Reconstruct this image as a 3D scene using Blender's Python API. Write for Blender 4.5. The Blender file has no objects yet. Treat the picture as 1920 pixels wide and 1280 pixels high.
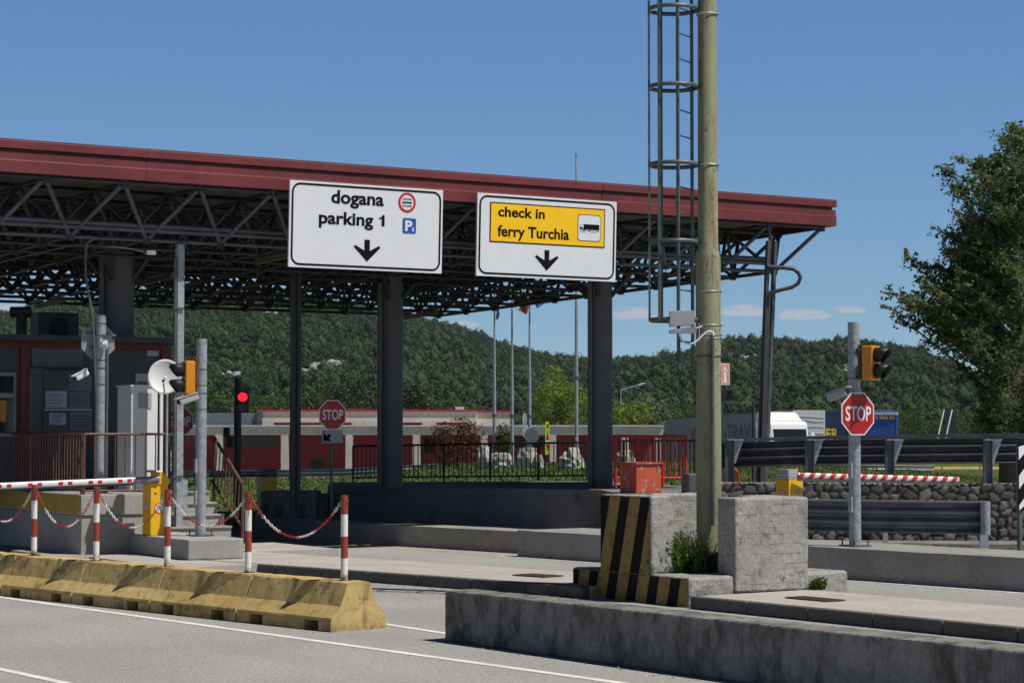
import bpy, math, random
import numpy as np
from mathutils import Vector, Matrix
random.seed(7); rng = np.random.default_rng(7)
SC = bpy.context.scene
COL = SC.collection
# ------------------------------------------------------------------ camera
F, CX, CY, H = 4040.0, 960.0, 640.0, 2.1
TH = math.atan(170.0/F)
cam = bpy.data.cameras.new('camera'); camo = bpy.data.objects.new('camera', cam); COL.objects.link(camo)
cam.sensor_width = 36; cam.lens = F/1920*36; cam.clip_start = .5; cam.clip_end = 9000
camo.location = (0, 0, H); camo.rotation_euler = (math.pi/2+TH, 0, 0)
SC.camera = camo
# ------------------------------------------------------------------ sun, sky, exposure
SUN = Vector((.545, -.249, 1.0)).normalized()
sd = bpy.data.lights.new('sun', 'SUN'); so = bpy.data.objects.new('sun', sd); COL.objects.link(so)
sd.energy = 4.9; sd.angle = math.radians(.5); sd.color = (1, .95, .87)
so.rotation_euler = SUN.to_track_quat('Z', 'Y').to_euler(); so.location = (20, -10, 40)
W = bpy.data.worlds.new('World'); SC.world = W; W.use_nodes = True
wn, wl = W.node_tree.nodes, W.node_tree.links
for n in list(wn): wn.remove(n)
sky = wn.new('ShaderNodeTexSky'); sky.sky_type = 'NISHITA'; sky.sun_disc = False
sky.sun_elevation = math.asin(SUN.z); sky.sun_rotation = math.atan2(SUN.x, SUN.y)
sky.air_density = .6; sky.dust_density = 0.0; sky.ozone_density = 2.6; sky.altitude = 200
bg = wn.new('ShaderNodeBackground'); bg.inputs[1].default_value = .062
out = wn.new('ShaderNodeOutputWorld'); wl.new(bg.outputs[0], out.inputs[0])
def wmath(op, a, b=None, c=None):
    n = wn.new('ShaderNodeMath'); n.operation = op
    for i, v in enumerate((a, b, c)):
        if v is None: continue
        if isinstance(v, (int, float)): n.inputs[i].default_value = v
        else: wl.new(v, n.inputs[i])
    return n.outputs[0]
tc = wn.new('ShaderNodeTexCoord'); sp = wn.new('ShaderNodeSeparateXYZ'); wl.new(tc.outputs['Generated'], sp.inputs[0])
ymax = wmath('MAXIMUM', sp.outputs[1], .02)
az = wmath('DIVIDE', sp.outputs[0], ymax); el = wmath('DIVIDE', sp.outputs[2], ymax)
nz = wn.new('ShaderNodeTexNoise'); nz.inputs['Scale'].default_value = 150; nz.inputs['Detail'].default_value = 8; nz.inputs['Roughness'].default_value = .62
mp = wn.new('ShaderNodeMapping'); mp.inputs['Scale'].default_value = (1, 1, 1.9); wl.new(tc.outputs['Generated'], mp.inputs[0]); wl.new(mp.outputs[0], nz.inputs[0])
tot = None
for (px, py, w, h) in ((1190, 586, 66, 17), (1402, 581, 60, 17), (1505, 589, 58, 15), (1592, 580, 36, 10), (868, 607, 34, 10), (15, 577, 45, 16), (1760, 610, 40, 9)):
    a = wmath('DIVIDE', wmath('SUBTRACT', az, (px-CX)/F), w/F)
    e = wmath('DIVIDE', wmath('SUBTRACT', el, (810-py-h*.25)/F), h/F)
    e = wmath('MULTIPLY', e, wmath('ADD', 1.0, wmath('MULTIPLY', wmath('LESS_THAN', e, 0.0), .9)))
    r = wmath('ADD', wmath('MULTIPLY', a, a), wmath('MULTIPLY', e, e))
    c = wmath('MAXIMUM', wmath('SUBTRACT', 1.0, r), 0.0)
    tot = c if tot is None else wmath('ADD', tot, c)
cm = wmath('MULTIPLY', tot, wmath('MULTIPLY_ADD', nz.outputs[0], 6.0, -2.1))
cl = wn.new('ShaderNodeClamp'); wl.new(wmath('MULTIPLY', cm, 1.25), cl.inputs[0])
cl.inputs[2].default_value = .72
# a little extra depth of blue in the clear air overhead
spc = wn.new('ShaderNodeSeparateColor'); wl.new(sky.outputs[0], spc.inputs[0]); cbc = wn.new('ShaderNodeCombineColor')
for i, (k, e) in enumerate(((1.40, .82), (2.24, .67), (5.1, .33))): wl.new(wmath('MULTIPLY', wmath('POWER', spc.outputs[i], e), k), cbc.inputs[i])
mx = wn.new('ShaderNodeMix'); mx.data_type = 'RGBA'
wl.new(cl.outputs[0], mx.inputs[0]); dm = wn.new('ShaderNodeMapRange'); dm.interpolation_type = 'SMOOTHSTEP'; wl.new(sp.outputs[2], dm.inputs[0]); dm.inputs[1].default_value = .2; dm.inputs[2].default_value = .42; dm.inputs[3].default_value = 1; dm.inputs[4].default_value = .12
vm = wn.new('ShaderNodeVectorMath'); vm.operation = 'SCALE'; wl.new(cbc.outputs[0], vm.inputs[0]); wl.new(dm.outputs[0], vm.inputs['Scale']); wl.new(vm.outputs[0], mx.inputs[6]); mx.inputs[7].default_value = (8.4, 8.3, 9.2, 1)
wl.new(mx.outputs[2], bg.inputs[0])
vs = SC.view_settings; vs.view_transform = 'Standard'; vs.look = 'None'; vs.gamma = 1; vs.exposure = 0; vs.use_curve_mapping = False
SC.cycles.use_denoising = True; SC.cycles.max_bounces = 8; SC.cycles.transparent_max_bounces = 8
SC.cycles.sample_clamp_indirect = 8
# ------------------------------------------------------------------ geometry helpers
A32 = math.radians(32)
U = Vector((math.cos(A32), math.sin(A32), 0)); V = Vector((-math.sin(A32), math.cos(A32), 0)); Z = Vector((0, 0, 1)); X = Vector((1, 0, 0)); Y = Vector((0, 1, 0))
CAM = Vector((0, 0, H))
def ray(px, py):
    xc, yc = (px-CX)/F, (CY-py)/F
    return Vector((xc, math.cos(TH)-yc*math.sin(TH), math.sin(TH)+yc*math.cos(TH)))
def at(px, py, d):
    r = ray(px, py); return CAM+r*(d/r.y)
def gz(px, py, z=0.0):
    r = ray(px, py); return CAM+r*((z-H)/r.z)
def hitp(px, py, p0, n):
    r = ray(px, py); return CAM+r*((p0-CAM).dot(n)/r.dot(n))
def sm(a, b, x):
    t = max(0., min(1., (x-a)/(b-a))); return t*t*(3-2*t)
WO = {}
def text_geo(s, bold):
    cu = bpy.data.curves.new('t', 'FONT'); cu.body = s; cu.offset = bold; cu.resolution_u = 4
    o = bpy.data.objects.new('t', cu); COL.objects.link(o)
    dg = bpy.context.evaluated_depsgraph_get()
    me = bpy.data.meshes.new_from_object(o.evaluated_get(dg))
    v = [(w.co.x, w.co.y) for w in me.vertices]; f = [tuple(p.vertices) for p in me.polygons]
    bpy.data.objects.remove(o); bpy.data.curves.remove(cu); bpy.data.meshes.remove(me)
    return v, f
class MB:
    def __init__(s): s.v = []; s.f = []; s.m = []; s.s = []
    def add(s, vs, fs, m=0, smooth=False):
        b = len(s.v); s.v += [Vector(q) for q in vs]
        for q in fs: s.f.append(tuple(b+i for i in q)); s.m.append(m); s.s.append(smooth)
        return s
    def quad(s, a, b, c, d, m=0): return s.add((a, b, c, d), ((0, 1, 2, 3),), m)
    def poly(s, pts, m=0): return s.add(pts, (tuple(range(len(pts))),), m)
    def prism(s, pts, vec, m=0, mside=None):
        n = len(pts); pts = [Vector(p) for p in pts]; vec = Vector(vec)
        nrm = Vector((0, 0, 0))
        for i in range(n): nrm += (pts[i]-pts[0]).cross(pts[(i+1) % n]-pts[0])
        if nrm.dot(vec) > 0: pts = pts[::-1]
        vs = pts+[p+vec for p in pts]
        s.add(vs, (tuple(range(n)),), m)
        b = len(s.v)-2*n
        s.f.append(tuple(b+n+i for i in reversed(range(n)))); s.m.append(m); s.s.append(False)
        for i in range(n):
            j = (i+1) % n
            s.f.append((b+j, b+i, b+n+i, b+n+j)); s.m.append(m if mside is None else mside); s.s.append(False)
        return s
    def box(s, o, a, b, c, m=0):
        o, a, b, c = map(Vector, (o, a, b, c))
        return s.prism([o, o+a, o+a+b, o+b], c, m)
    def cbox(s, c, w, d, h, ax=X, ay=Y, m=0):    # centred on base point
        c = Vector(c); return s.box(c-ax*(w/2)-ay*(d/2), ax*w, ay*d, Z*h, m)
    def tube(s, p0, p1, r0, r1=None, n=8, m=0, cap=True, smooth=True):
        p0, p1 = Vector(p0), Vector(p1); r1 = r0 if r1 is None else r1
        a = (p1-p0).normalized(); u = a.orthogonal().normalized(); w = a.cross(u)
        vs = []
        for p, r in ((p0, r0), (p1, r1)):
            for i in range(n):
                t = 2*math.pi*(i+.5)/n; vs.append(p+(u*math.cos(t)+w*math.sin(t))*r)
        s.add(vs, [(i, (i+1) % n, n+(i+1) % n, n+i) for i in range(n)], m, smooth)
        if cap: 
            s.add(vs[:n], (tuple(reversed(range(n))),), m); s.add(vs[n:], (tuple(range(n)),), m)
        return s
    def path(s, pts, r, n=8, m=0, closed=False, smooth=True):
        pts = [Vector(p) for p in pts]; k = len(pts); rr = r if isinstance(r, (list, tuple)) else [r]*k
        vs = []; up = None
        for i, p in enumerate(pts):
            if closed: t = (pts[(i+1) % k]-pts[i-1])
            else: t = pts[min(i+1, k-1)]-pts[max(i-1, 0)]
            t = t.normalized()
            if up is None: up = t.orthogonal().normalized()
            up = (up-t*up.dot(t)).normalized(); w = t.cross(up)
            for j in range(n):
                a = 2*math.pi*j/n; vs.append(p+(up*math.cos(a)+w*math.sin(a))*rr[i])
        fs = []
        for i in range(k if closed else k-1):
            i2 = (i+1) % k
            for j in range(n): fs.append((i*n+j, i*n+(j+1) % n, i2*n+(j+1) % n, i2*n+j))
        s.add(vs, fs, m, smooth)
        if not closed:
            s.add(vs[:n], (tuple(reversed(range(n))),), m); s.add(vs[-n:], (tuple(range(n)),), m)
        return s
    def strip(s, pts, prof, m=0, smooth=False, closed=False, cap=False):   # sweep: prof = list of (side offset, up offset), side = horizontal right of travel
        pts = [Vector(p) for p in pts]; k = len(pts); n = len(prof); vs = []
        for i, p in enumerate(pts):
            t = pts[min(i+1, k-1)]-pts[max(i-1, 0)]; t.z = 0; t.normalize(); sd_ = t.cross(Z)
            for a, b in prof: vs.append(p+sd_*a+Z*b)
        fs = []
        for i in range(k-1):
            for j in range(n if closed else n-1): fs.append((i*n+j, i*n+(j+1) % n, (i+1)*n+(j+1) % n, (i+1)*n+j))
        s.add(vs, fs, m, smooth)
        if cap and closed: s.add(vs[:n], (tuple(range(n)),), m); s.add(vs[-n:], (tuple(reversed(range(n))),), m)
        return s
    def disc(s, c, nrm, r, n=24, m=0, r2=None, up=Z):
        c, nrm = Vector(c), Vector(nrm).normalized(); e = up.cross(nrm).normalized(); g = nrm.cross(e)
        o_ = [c+e*(r*math.cos(2*math.pi*i/n))+g*(r*math.sin(2*math.pi*i/n)) for i in range(n)]
        if r2 is None: return s.add(o_, (tuple(range(n)),), m)
        q = [c+e*(r2*math.cos(2*math.pi*i/n))+g*(r2*math.sin(2*math.pi*i/n)) for i in range(n)]
        return s.add(o_+q, [(i, (i+1) % n, n+(i+1) % n, n+i) for i in range(n)], m)
    def text(s, t, o, ex, ey, w, h=None, bold=.012, m=0, ext=None):
        v, f = text_geo(t, bold); xs = [a for a, _ in v]; ys = [b for _, b in v]
        x0, x1, y0, y1 = min(xs), max(xs), min(ys), max(ys)
        sx = w/(x1-x0); sy = sx if h is None else h/(y1-y0)
        o, ex, ey = Vector(o), Vector(ex), Vector(ey)
        return s.add([o+ex*((a-x0)*sx)+ey*((b-y0)*sy) for a, b in v], f, m)
    def build(s, name, mats, parent=None, bevel=0, origin=None, seg=2):
        me = bpy.data.meshes.new(name); n = len(s.v)
        xs = [q.x for q in s.v]; ys = [q.y for q in s.v]; zs = [q.z for q in s.v]
        o = Vector(((min(xs)+max(xs))/2, (min(ys)+max(ys))/2, min(zs))) if origin is None else Vector(origin)
        me.from_pydata([tuple(q-o) for q in s.v], [], s.f)
        if not isinstance(mats, (list, tuple)): mats = [mats]
        for q in mats: me.materials.append(q)
        me.polygons.foreach_set('material_index', s.m); me.polygons.foreach_set('use_smooth', s.s)
        me.update()
        ob = bpy.data.objects.new(name, me); COL.objects.link(ob); WO[ob.name] = o
        if parent is not None: ob.parent = parent; ob.location = o-WO[parent.name]
        else: ob.location = o
        if bevel:
            b = ob.modifiers.new('b', 'BEVEL'); b.width = bevel; b.segments = seg; b.limit_method = 'ANGLE'; b.angle_limit = math.radians(40)
        return ob
def tag(o, label, cat, group=None, kind=None):
    o['label'] = label; o['category'] = cat
    if group: o['group'] = group
    if kind: o['kind'] = kind
    return o
def thing(name, label, cat, loc, group=None):
    o = bpy.data.objects.new(name, None); COL.objects.link(o); o.location = Vector(loc); WO[o.name] = Vector(loc); o.empty_display_size = .2
    return tag(o, label, cat, group)
def struct(o): o['kind'] = 'structure'; return o
def dup(root, loc, rotz=0, label=None, scale=None):
    r = root.copy(); COL.objects.link(r); r.location = Vector(loc); r.rotation_euler = (0, 0, rotz)
    if scale is not None: r.scale = scale
    if label: r['label'] = label
    WO[r.name] = Vector(loc)
    for ch in list(root.children):
        c = ch.copy(); COL.objects.link(c); c.parent = r
        for g in list(ch.children):
            d = g.copy(); COL.objects.link(d); d.parent = c
    return r
# ------------------------------------------------------------------ materials
def roughen(o, levels=5, strength=.014, size=.09, depth=3):
    m_ = o.modifiers.new('sub', 'SUBSURF'); m_.subdivision_type = 'SIMPLE'; m_.levels = m_.render_levels = levels
    tx = bpy.data.textures.get('chips_%g' % size)
    if tx is None: tx = bpy.data.textures.new('chips_%g' % size, 'CLOUDS'); tx.noise_scale = size; tx.noise_depth = depth
    d_ = o.modifiers.new('disp', 'DISPLACE'); d_.texture = tx; d_.strength = strength; d_.mid_level = .5; d_.texture_coords = 'GLOBAL'
    return o
def hexc(r, g, b):
    f = lambda c: ((c/255+.055)/1.055)**2.4 if c/255 > .04045 else c/255/12.92
    return (f(r), f(g), f(b), 1)
class NT:
    def __init__(s, name):
        s.mat = bpy.data.materials.new(name); s.mat.use_nodes = True; t = s.mat.node_tree; s.n, s.l = t.nodes, t.links
        s.b = s.n['Principled BSDF']; s.g = s.n.new('ShaderNodeNewGeometry'); s.pos = s.g.outputs['Position']
    def lk(s, v, sock):
        if hasattr(v, 'is_output') or hasattr(v, 'links'): s.l.new(v, sock)
        else: sock.default_value = v
    def noise(s, scale, detail=4, rough=.6, stretch=None, vec=None, dist=0):
        n = s.n.new('ShaderNodeTexNoise'); n.inputs['Scale'].default_value = scale; n.inputs['Detail'].default_value = detail; n.inputs['Roughness'].default_value = rough; n.inputs['Distortion'].default_value = dist
        v = s.pos if vec is None else vec
        if stretch:
            m = s.n.new('ShaderNodeMapping'); m.inputs['Scale'].default_value = stretch; s.l.new(v, m.inputs[0]); v = m.outputs[0]
        s.l.new(v, n.inputs['Vector']); return n.outputs['Fac']
    def ramp(s, v, a, b):      # smooth 0..1 between a and b
        n = s.n.new('ShaderNodeMapRange'); n.interpolation_type = 'SMOOTHSTEP'
        s.l.new(v, n.inputs[0]); n.inputs[1].default_value = a; n.inputs[2].default_value = b; return n.outputs[0]
    def math(s, op, *a):
        n = s.n.new('ShaderNodeMath'); n.operation = op
        for i, q in enumerate(a): s.lk(q, n.inputs[i])
        return n.outputs[0]
    def dot(s, vec):
        n = s.n.new('ShaderNodeVectorMath'); n.operation = 'DOT_PRODUCT'; s.l.new(s.pos, n.inputs[0]); n.inputs[1].default_value = tuple(vec); return n.outputs['Value']
    def mix(s, f, a, b, mode='MIX'):
        n = s.n.new('ShaderNodeMix'); n.data_type = 'RGBA'; n.blend_type = mode
        s.lk(f, n.inputs[0]); s.lk(a, n.inputs[6]); s.lk(b, n.inputs[7]); return n.outputs[2]
    def bump(s, h, strength=.3, dist=.01):
        n = s.n.new('ShaderNodeBump'); n.inputs['Strength'].default_value = strength; n.inputs['Distance'].default_value = dist
        s.l.new(h, n.inputs['Height']); s.l.new(n.outputs[0], s.b.inputs['Normal'])
    def done(s, col, rough=.6, metal=0., spec=.5):
        s.lk(col, s.b.inputs['Base Color']); s.lk(rough, s.b.inputs['Roughness']); s.lk(metal, s.b.inputs['Metallic']); s.b.inputs['Specular IOR Level'].default_value = spec
        return s.mat
def c4(c, k=1.): return (c[0]*k, c[1]*k, c[2]*k, 1)
def M(name, col, rough=.6, metal=0., var=.18, scale=4, dirt=None, dscale=3, da=.55, db=.75, streak=None, bump=0, bscale=60, spec=.5):
    t = NT(name)
    c = t.mix(t.ramp(t.noise(scale), .3, .7), c4(col, 1-var), c4(col, 1+var))
    if dirt: c = t.mix(t.ramp(t.noise(dscale, 6, .7), da, db), c, c4(dirt))
    if streak: c = t.mix(t.math('MULTIPLY', t.ramp(t.noise(7, 5, .65, (1, 1, .12)), .5, .72), .8), c, c4(streak))
    if bump: t.bump(t.noise(bscale, 4), bump)
    return t.done(c, rough, metal, spec)
def concrete(name, col, stain=(.05, .047, .042), amount=.5, boards=False, bump=.35, speck=True):
    t = NT(name)
    c = t.mix(t.ramp(t.noise(1.3, 5), .3, .7), c4(col, .86), c4(col, 1.1))
    c = t.mix(t.ramp(t.noise(26, 4, .7), .35, .75), c, c4(col, .72))
    st = t.ramp(t.noise(3.4, 8, .72, (1, 1, .55)), .62-.2*amount, .86-.14*amount)
    c = t.mix(t.math('MULTIPLY', st, .85), c, c4(stain))
    dr = t.ramp(t.noise(13, 6, .7, (1, 1, .1)), .52, .8)
    c = t.mix(t.math('MULTIPLY', dr, .4*amount), c, c4(stain))
    if speck: c = t.mix(t.math('MULTIPLY', t.ramp(t.noise(95, 2, .5), .64, .76), .6), c, c4(stain, 1.2))
    h = t.noise(70, 5, .7)
    if boards:
        w = t.n.new('ShaderNodeTexWave'); w.wave_type = 'BANDS'; w.bands_direction = 'Z'; w.inputs['Scale'].default_value = 2.6; w.inputs['Distortion'].default_value = .6; w.inputs['Detail'].default_value = 2
        t.l.new(t.pos, w.inputs['Vector'])
        line = t.ramp(w.outputs['Fac'], .035, .0)
        line = t.math('MULTIPLY', line, t.ramp(t.noise(5, 4, .7, (1, 1, 3)), .42, .6)); c = t.mix(t.math('MULTIPLY', line, .6), c, c4(col, .3))
        tp = t.n.new('ShaderNodeSeparateXYZ'); t.l.new(t.pos, tp.inputs[0]); c = t.mix(t.math('MULTIPLY', t.ramp(t.noise(11, 8, .8), .5, .64), t.ramp(t.noise(2.2, 3), .42, .66)), c, c4(stain, 1.3))
        h = t.math('SUBTRACT', h, t.math('MULTIPLY', line, 1.2))
    t.bump(h, bump, .012)
    return t.done(c, .93, 0, .2)
def galv(name, k=.36):
    t = NT(name)
    v = t.n.new('ShaderNodeTexVoronoi'); v.inputs['Scale'].default_value = 28; t.l.new(t.pos, v.inputs['Vector'])
    c = t.mix(t.ramp(t.noise(9, 5, .7), .3, .7), (k*.75, k*.82, k*.9, 1), (k*1.1, k*1.17, k*1.25, 1))
    bw = t.n.new('ShaderNodeRGBToBW'); t.l.new(v.outputs['Color'], bw.inputs[0]); c = t.mix(.3, c, bw.outputs[0], 'SOFT_LIGHT')
    c = t.mix(t.math('MULTIPLY', t.ramp(t.noise(14, 6, .75, (1, 1, .35)), .62, .74), .6), c, (.6, .62, .64, 1))
    return t.done(c, t.math('MULTIPLY_ADD', t.noise(20), .25, .38), .35)
def asphalt(name, k=.3, warm=1.0, patches=True):
    t = NT(name)
    c = t.mix(t.ramp(t.noise(.35, 4), .3, .7), (k*.86, k*.85, k*.83, 1), (k*1.1*warm, k*1.08, k*1.04, 1))
    c = t.mix(t.ramp(t.noise(60, 5, .85), .36, .62), (k*.42, k*.42, k*.42, 1), c)
    c = t.mix(t.math('MULTIPLY', t.ramp(t.noise(42, 4, .8), .56, .66), .7), c, (k*1.75, k*1.71, k*1.64, 1))
    c = t.mix(t.ramp(t.noise(7, 3, .6), .70, .74), c, (k*.5, k*.5, k*.5, 1))
    c = t.mix(t.math('MULTIPLY', t.ramp(t.noise(.8, 6, .7, (1, 1, 1), None, 1.5), .6, .78), .4), c, (k*.5, k*.5, k*.5, 1))
    vc = t.n.new('ShaderNodeTexVoronoi'); vc.feature = 'DISTANCE_TO_EDGE'; vc.inputs['Scale'].default_value = .45; mpv = t.n.new('ShaderNodeVectorMath'); mpv.operation = 'ADD'; nzc = t.n.new('ShaderNodeTexNoise'); nzc.inputs['Scale'].default_value = 2.5; nzc.inputs['Detail'].default_value = 6; t.l.new(t.pos, nzc.inputs['Vector']); t.l.new(t.pos, mpv.inputs[0]); t.l.new(nzc.outputs['Color'], mpv.inputs[1]); t.l.new(mpv.outputs[0], vc.inputs['Vector'])
    c = t.mix(t.math('MULTIPLY', t.ramp(vc.outputs['Distance'], .009, .003), t.math('MULTIPLY', t.ramp(t.noise(.5, 2), .56, .64), .35)), c, (k*.3, k*.3, k*.3, 1))
    c = t.mix(.75, c, t.mix(t.ramp(t.noise(20, 6, .9), .38, .62), (.62, .62, .62, 1), (1.22, 1.22, 1.22, 1)), 'MULTIPLY')
    if patches:    # tyre-worn bands along the lane
        w = t.math('SINE', t.math('MULTIPLY', t.dot(U), 2*math.pi/1.7)); c = t.mix(t.math('MULTIPLY', t.ramp(w, .3, 1), .22), c, (k*.6, k*.6, k*.6, 1))
    t.bump(t.noise(60, 4, .85), .6, .008)
    return t.done(c, .9, 0, .25)
def worn_paint(name, col, under, wear=.6, rough=.6):
    t = NT(name)
    f = t.ramp(t.noise(22, 7, .75), wear, wear+.06)
    f2 = t.ramp(t.noise(90, 3, .7), .58, .7)
    c = t.mix(t.ramp(t.noise(2.5), .3, .7), c4(col, .85), c4(col, 1.1))
    c = t.mix(t.math('MULTIPLY', f2, .35), c, c4(under)); c = t.mix(f, c, c4(under))
    return t.done(c, rough)
MT = {}
MT['asphalt'] = asphalt('asphalt', .42)
MT['pave'] = concrete('pavement_concrete', (.43, .402, .378), (.2, .185, .17), .15, bump=.25, speck=False)
MT['kerb'] = concrete('kerb_concrete', (.12, .117, .113), (.05, .05, .05), .4)
MT['conc'] = concrete('weathered_concrete', (.37, .36, .34), (.055, .052, .047), .62, boards=True)
MT['conc_fine'] = concrete('smooth_concrete', (.37, .355, .34), (.12, .115, .11), .35)
MT['conc_shade'] = concrete('shade_toned_concrete', (.20, .20, .205), (.06, .058, .055), .4)  # platform concrete under the canopy, its shade put into a darker colour
MT['conc_dark'] = concrete('old_concrete', (.25, .245, .23), (.03, .029, .027), 1.15, bump=.6)
MT['white'] = worn_paint('road_paint', (.72, .72, .7), (.3, .29, .28), .66)
MT['yline'] = worn_paint('yellow_road_paint', (.6, .46, .2), (.2, .19, .18), .6)
MT['galv'] = galv('galvanised_steel')
MT['galv_d'] = M('dull_steel', (.10, .108, .12), .5, .3, .2)
MT['galv_b'] = M('blue_grey_steel', (.2, .225, .26), .45, .3, .15)
MT['black'] = M('black_paint', (.012, .012, .013), .55, 0, .3)
MT['dark'] = M('dark_grey_paint', (.035, .036, .04), .55, 0, .2)
MT['steel_dark'] = M('shaded_frame_steel', (.036, .038, .044), .5, .2, .25, 3)  # inner frame bars: same steel as the front, darkened to stand for shade
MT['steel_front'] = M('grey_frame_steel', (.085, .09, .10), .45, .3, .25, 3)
MT['fascia'] = M('dark_red_sheet', (.155, .026, .028), .42, 0, .16, 1.2, (.13, .045, .045), .8, .5, .8, streak=(.10, .03, .03))
MT['deck'] = M('roof_sheet', (.15, .14, .12), .5, .3, .15)
MT['col'] = M('grey_column_paint', (.10, .10, .11), .6, 0, .1, 2)
MT['signwhite'] = M('sign_white', (.72, .74, .78), .35, 0, .02)
MT['signback'] = M('sign_back', (.3, .31, .33), .5, .3, .08)
MT['signyellow'] = M('sign_yellow', (.95, .56, .004), .4, 0, .03)
MT['signblack'] = M('sign_black', (.005, .005, .006), .8, 0, .05, spec=.15)
MT['signred'] = M('sign_red', (.55, .012, .016), .4, 0, .06)
MT['signblue'] = M('sign_blue', (.015, .09, .42), .4, 0, .05)
MT['yellow'] = M('yellow_paint', (.78, .43, .005), .4, 0, .05, 3, (.5, .3, .02), 9, .62, .8)
MT['jersey'] = None
MT['red'] = M('red_paint', (.42, .03, .02), .45, 0, .15, 5)
MT['white_paint'] = M('white_paint', (.74, .74, .74), .4, 0, .05)
MT['cream'] = M('cream_render', (.72, .66, .56), .8, 0, .06, .5, streak=(.5, .46, .4))
MT['brown'] = M('brown_rail_paint', (.13, .06, .042), .5, 0, .25, 8, (.07, .03, .02), 12, .5, .7)
MT['glass'] = M('dark_glass', (.012, .015, .018), .08, 0, .1)
MT['plastic'] = M('grey_plastic', (.36, .37, .39), .5, 0, .06)
MT['orange'] = None
def peel():
    t = NT('peeling_orange_paint'); f = t.ramp(t.noise(7.5, 5, .6), .57, .585); h = t.ramp(t.noise(30, 4, .7), .64, .66)
    c = t.mix(t.ramp(t.noise(3), .3, .7), (.44, .062, .022, 1), (.56, .10, .04, 1)); c = t.mix(t.math('MAXIMUM', f, h), c, t.mix(t.noise(25), (.24, .24, .27, 1), (.36, .36, .39, 1)))
    return t.done(c, .55)
MT['orange'] = peel()
MT['iron'] = M('rusty_iron', (.07, .04, .03), .8, .2, .3, 20)
# ------------------------------------------------------------------ more materials
def stripes_mat():
    t = NT('hazard_stripe_paint')
    ph = t.math('FRACT', t.math('DIVIDE', t.math('ADD', t.dot(V+Z*.26), STR0), .437))
    f = t.ramp(ph, .455, .475)
    wear = t.ramp(t.noise(9, 8, .75), .5, .66)
    yel = t.mix(wear, (.30, .205, .07, 1), (.075, .066, .05, 1))
    yel = t.mix(t.ramp(t.noise(40, 4, .7), .55, .75), yel, (.2, .17, .12, 1))
    blk = t.mix(t.ramp(t.noise(30, 5, .7), .62, .75), (.008, .008, .008, 1), (.05, .047, .04, 1))
    t.bump(t.noise(60, 5, .7), .4, .012)
    return t.done(t.mix(f, blk, yel), .85, 0, .2)
def jersey_mat():
    t = NT('yellow_barrier_paint')
    c = t.mix(t.ramp(t.noise(1.6, 5), .3, .7), (.44, .305, .115, 1), (.56, .42, .19, 1))
    c = t.mix(t.math('MULTIPLY', t.ramp(t.noise(4.2, 8, .74), .54, .66), .72), c, (.085, .07, .045, 1))
    c = t.mix(t.math('MULTIPLY', t.ramp(t.noise(9, 5, .65, (1, 1, .14)), .53, .72), .62), c, (.10, .08, .05, 1))
    c = t.mix(t.ramp(t.noise(11, 8, .75), .63, .67), c, (.27, .26, .25, 1))
    sp_ = t.n.new('ShaderNodeSeparateXYZ'); t.l.new(t.pos, sp_.inputs[0])
    low = t.math('MULTIPLY', t.ramp(sp_.outputs[2], .16, .0), t.ramp(t.noise(7, 6, .7), .35, .65))
    c = t.mix(t.math('MULTIPLY', low, .7), c, (.10, .085, .06, 1))
    t.bump(t.noise(55, 5, .7), .35, .012)
    return t.done(c, .85, 0, .2)
MT['jersey'] = jersey_mat()
def stone_mat():
    t = NT('rubble_stone')
    a = t.n.new('ShaderNodeAttribute'); a.attribute_name = 'tone'
    c = t.mix(a.outputs['Fac'], (.018, .016, .015, 1), (.27, .245, .23, 1))
    c = t.mix(t.math('MULTIPLY', t.ramp(t.noise(18, 6, .7), .5, .75), .6), c, (.06, .055, .05, 1))
    t.bump(t.noise(40, 5, .7), .5, .02)
    return t.done(c, .95, 0, .1)
def grass_mat(name, a, b, dry=(.16, .15, .05)):
    t = NT(name)
    c = t.mix(t.ramp(t.noise(.6, 5, .7), .3, .7), c4(a), c4(b))
    c = t.mix(t.ramp(t.noise(6, 5, .7), .5, .75), c, c4(dry))
    t.bump(t.noise(16, 4, .7), 1., .08)
    return t.done(c, .95, 0, .1)
def leaf_mat(name, a, b, k=.35):
    t = NT(name)
    at_ = t.n.new('ShaderNodeAttribute'); at_.attribute_name = 'tone'
    c = t.mix(at_.outputs['Fac'], c4(a), c4(b))
    t.lk(c, t.b.inputs['Base Color']); t.b.inputs['Roughness'].default_value = .55; t.b.inputs['Specular IOR Level'].default_value = .3
    tr = t.n.new('ShaderNodeBsdfTranslucent'); t.l.new(t.mix(.5, c, (.25, .4, .05, 1), 'MULTIPLY'), tr.inputs[0])
    tr2 = t.n.new('ShaderNodeBsdfTranslucent'); t.l.new(c, tr2.inputs[0])
    m = t.n.new('ShaderNodeMixShader'); m.inputs[0].default_value = k
    o = t.n['Material Output']; t.l.new(t.b.outputs[0], m.inputs[1]); t.l.new(tr2.outputs[0], m.inputs[2]); t.l.new(m.outputs[0], o.inputs[0])
    return t.mat
# ------------------------------------------------------------------ ground
def ground_z(x, y):
    return -1.3*sm(104, 112, y)
g = MB()
xs = [-1500, -900, -300, -120, -60, -30, -10, 0, 10, 30, 60, 120, 300, 900, 1500]
ys = [-200, -20, 20, 60, 100, 104, 106, 108, 110, 112, 130, 200, 400, 900, 2000]
nx = len(xs)
g.add([(x, y, ground_z(x, y)) for y in ys for x in xs], [(j*nx+i, j*nx+i+1, (j+1)*nx+i+1, (j+1)*nx+i) for j in range(len(ys)-1) for i in range(nx-1)])
struct(g.build('ground', MT['asphalt'], origin=(0, 0, 0)))
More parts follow.
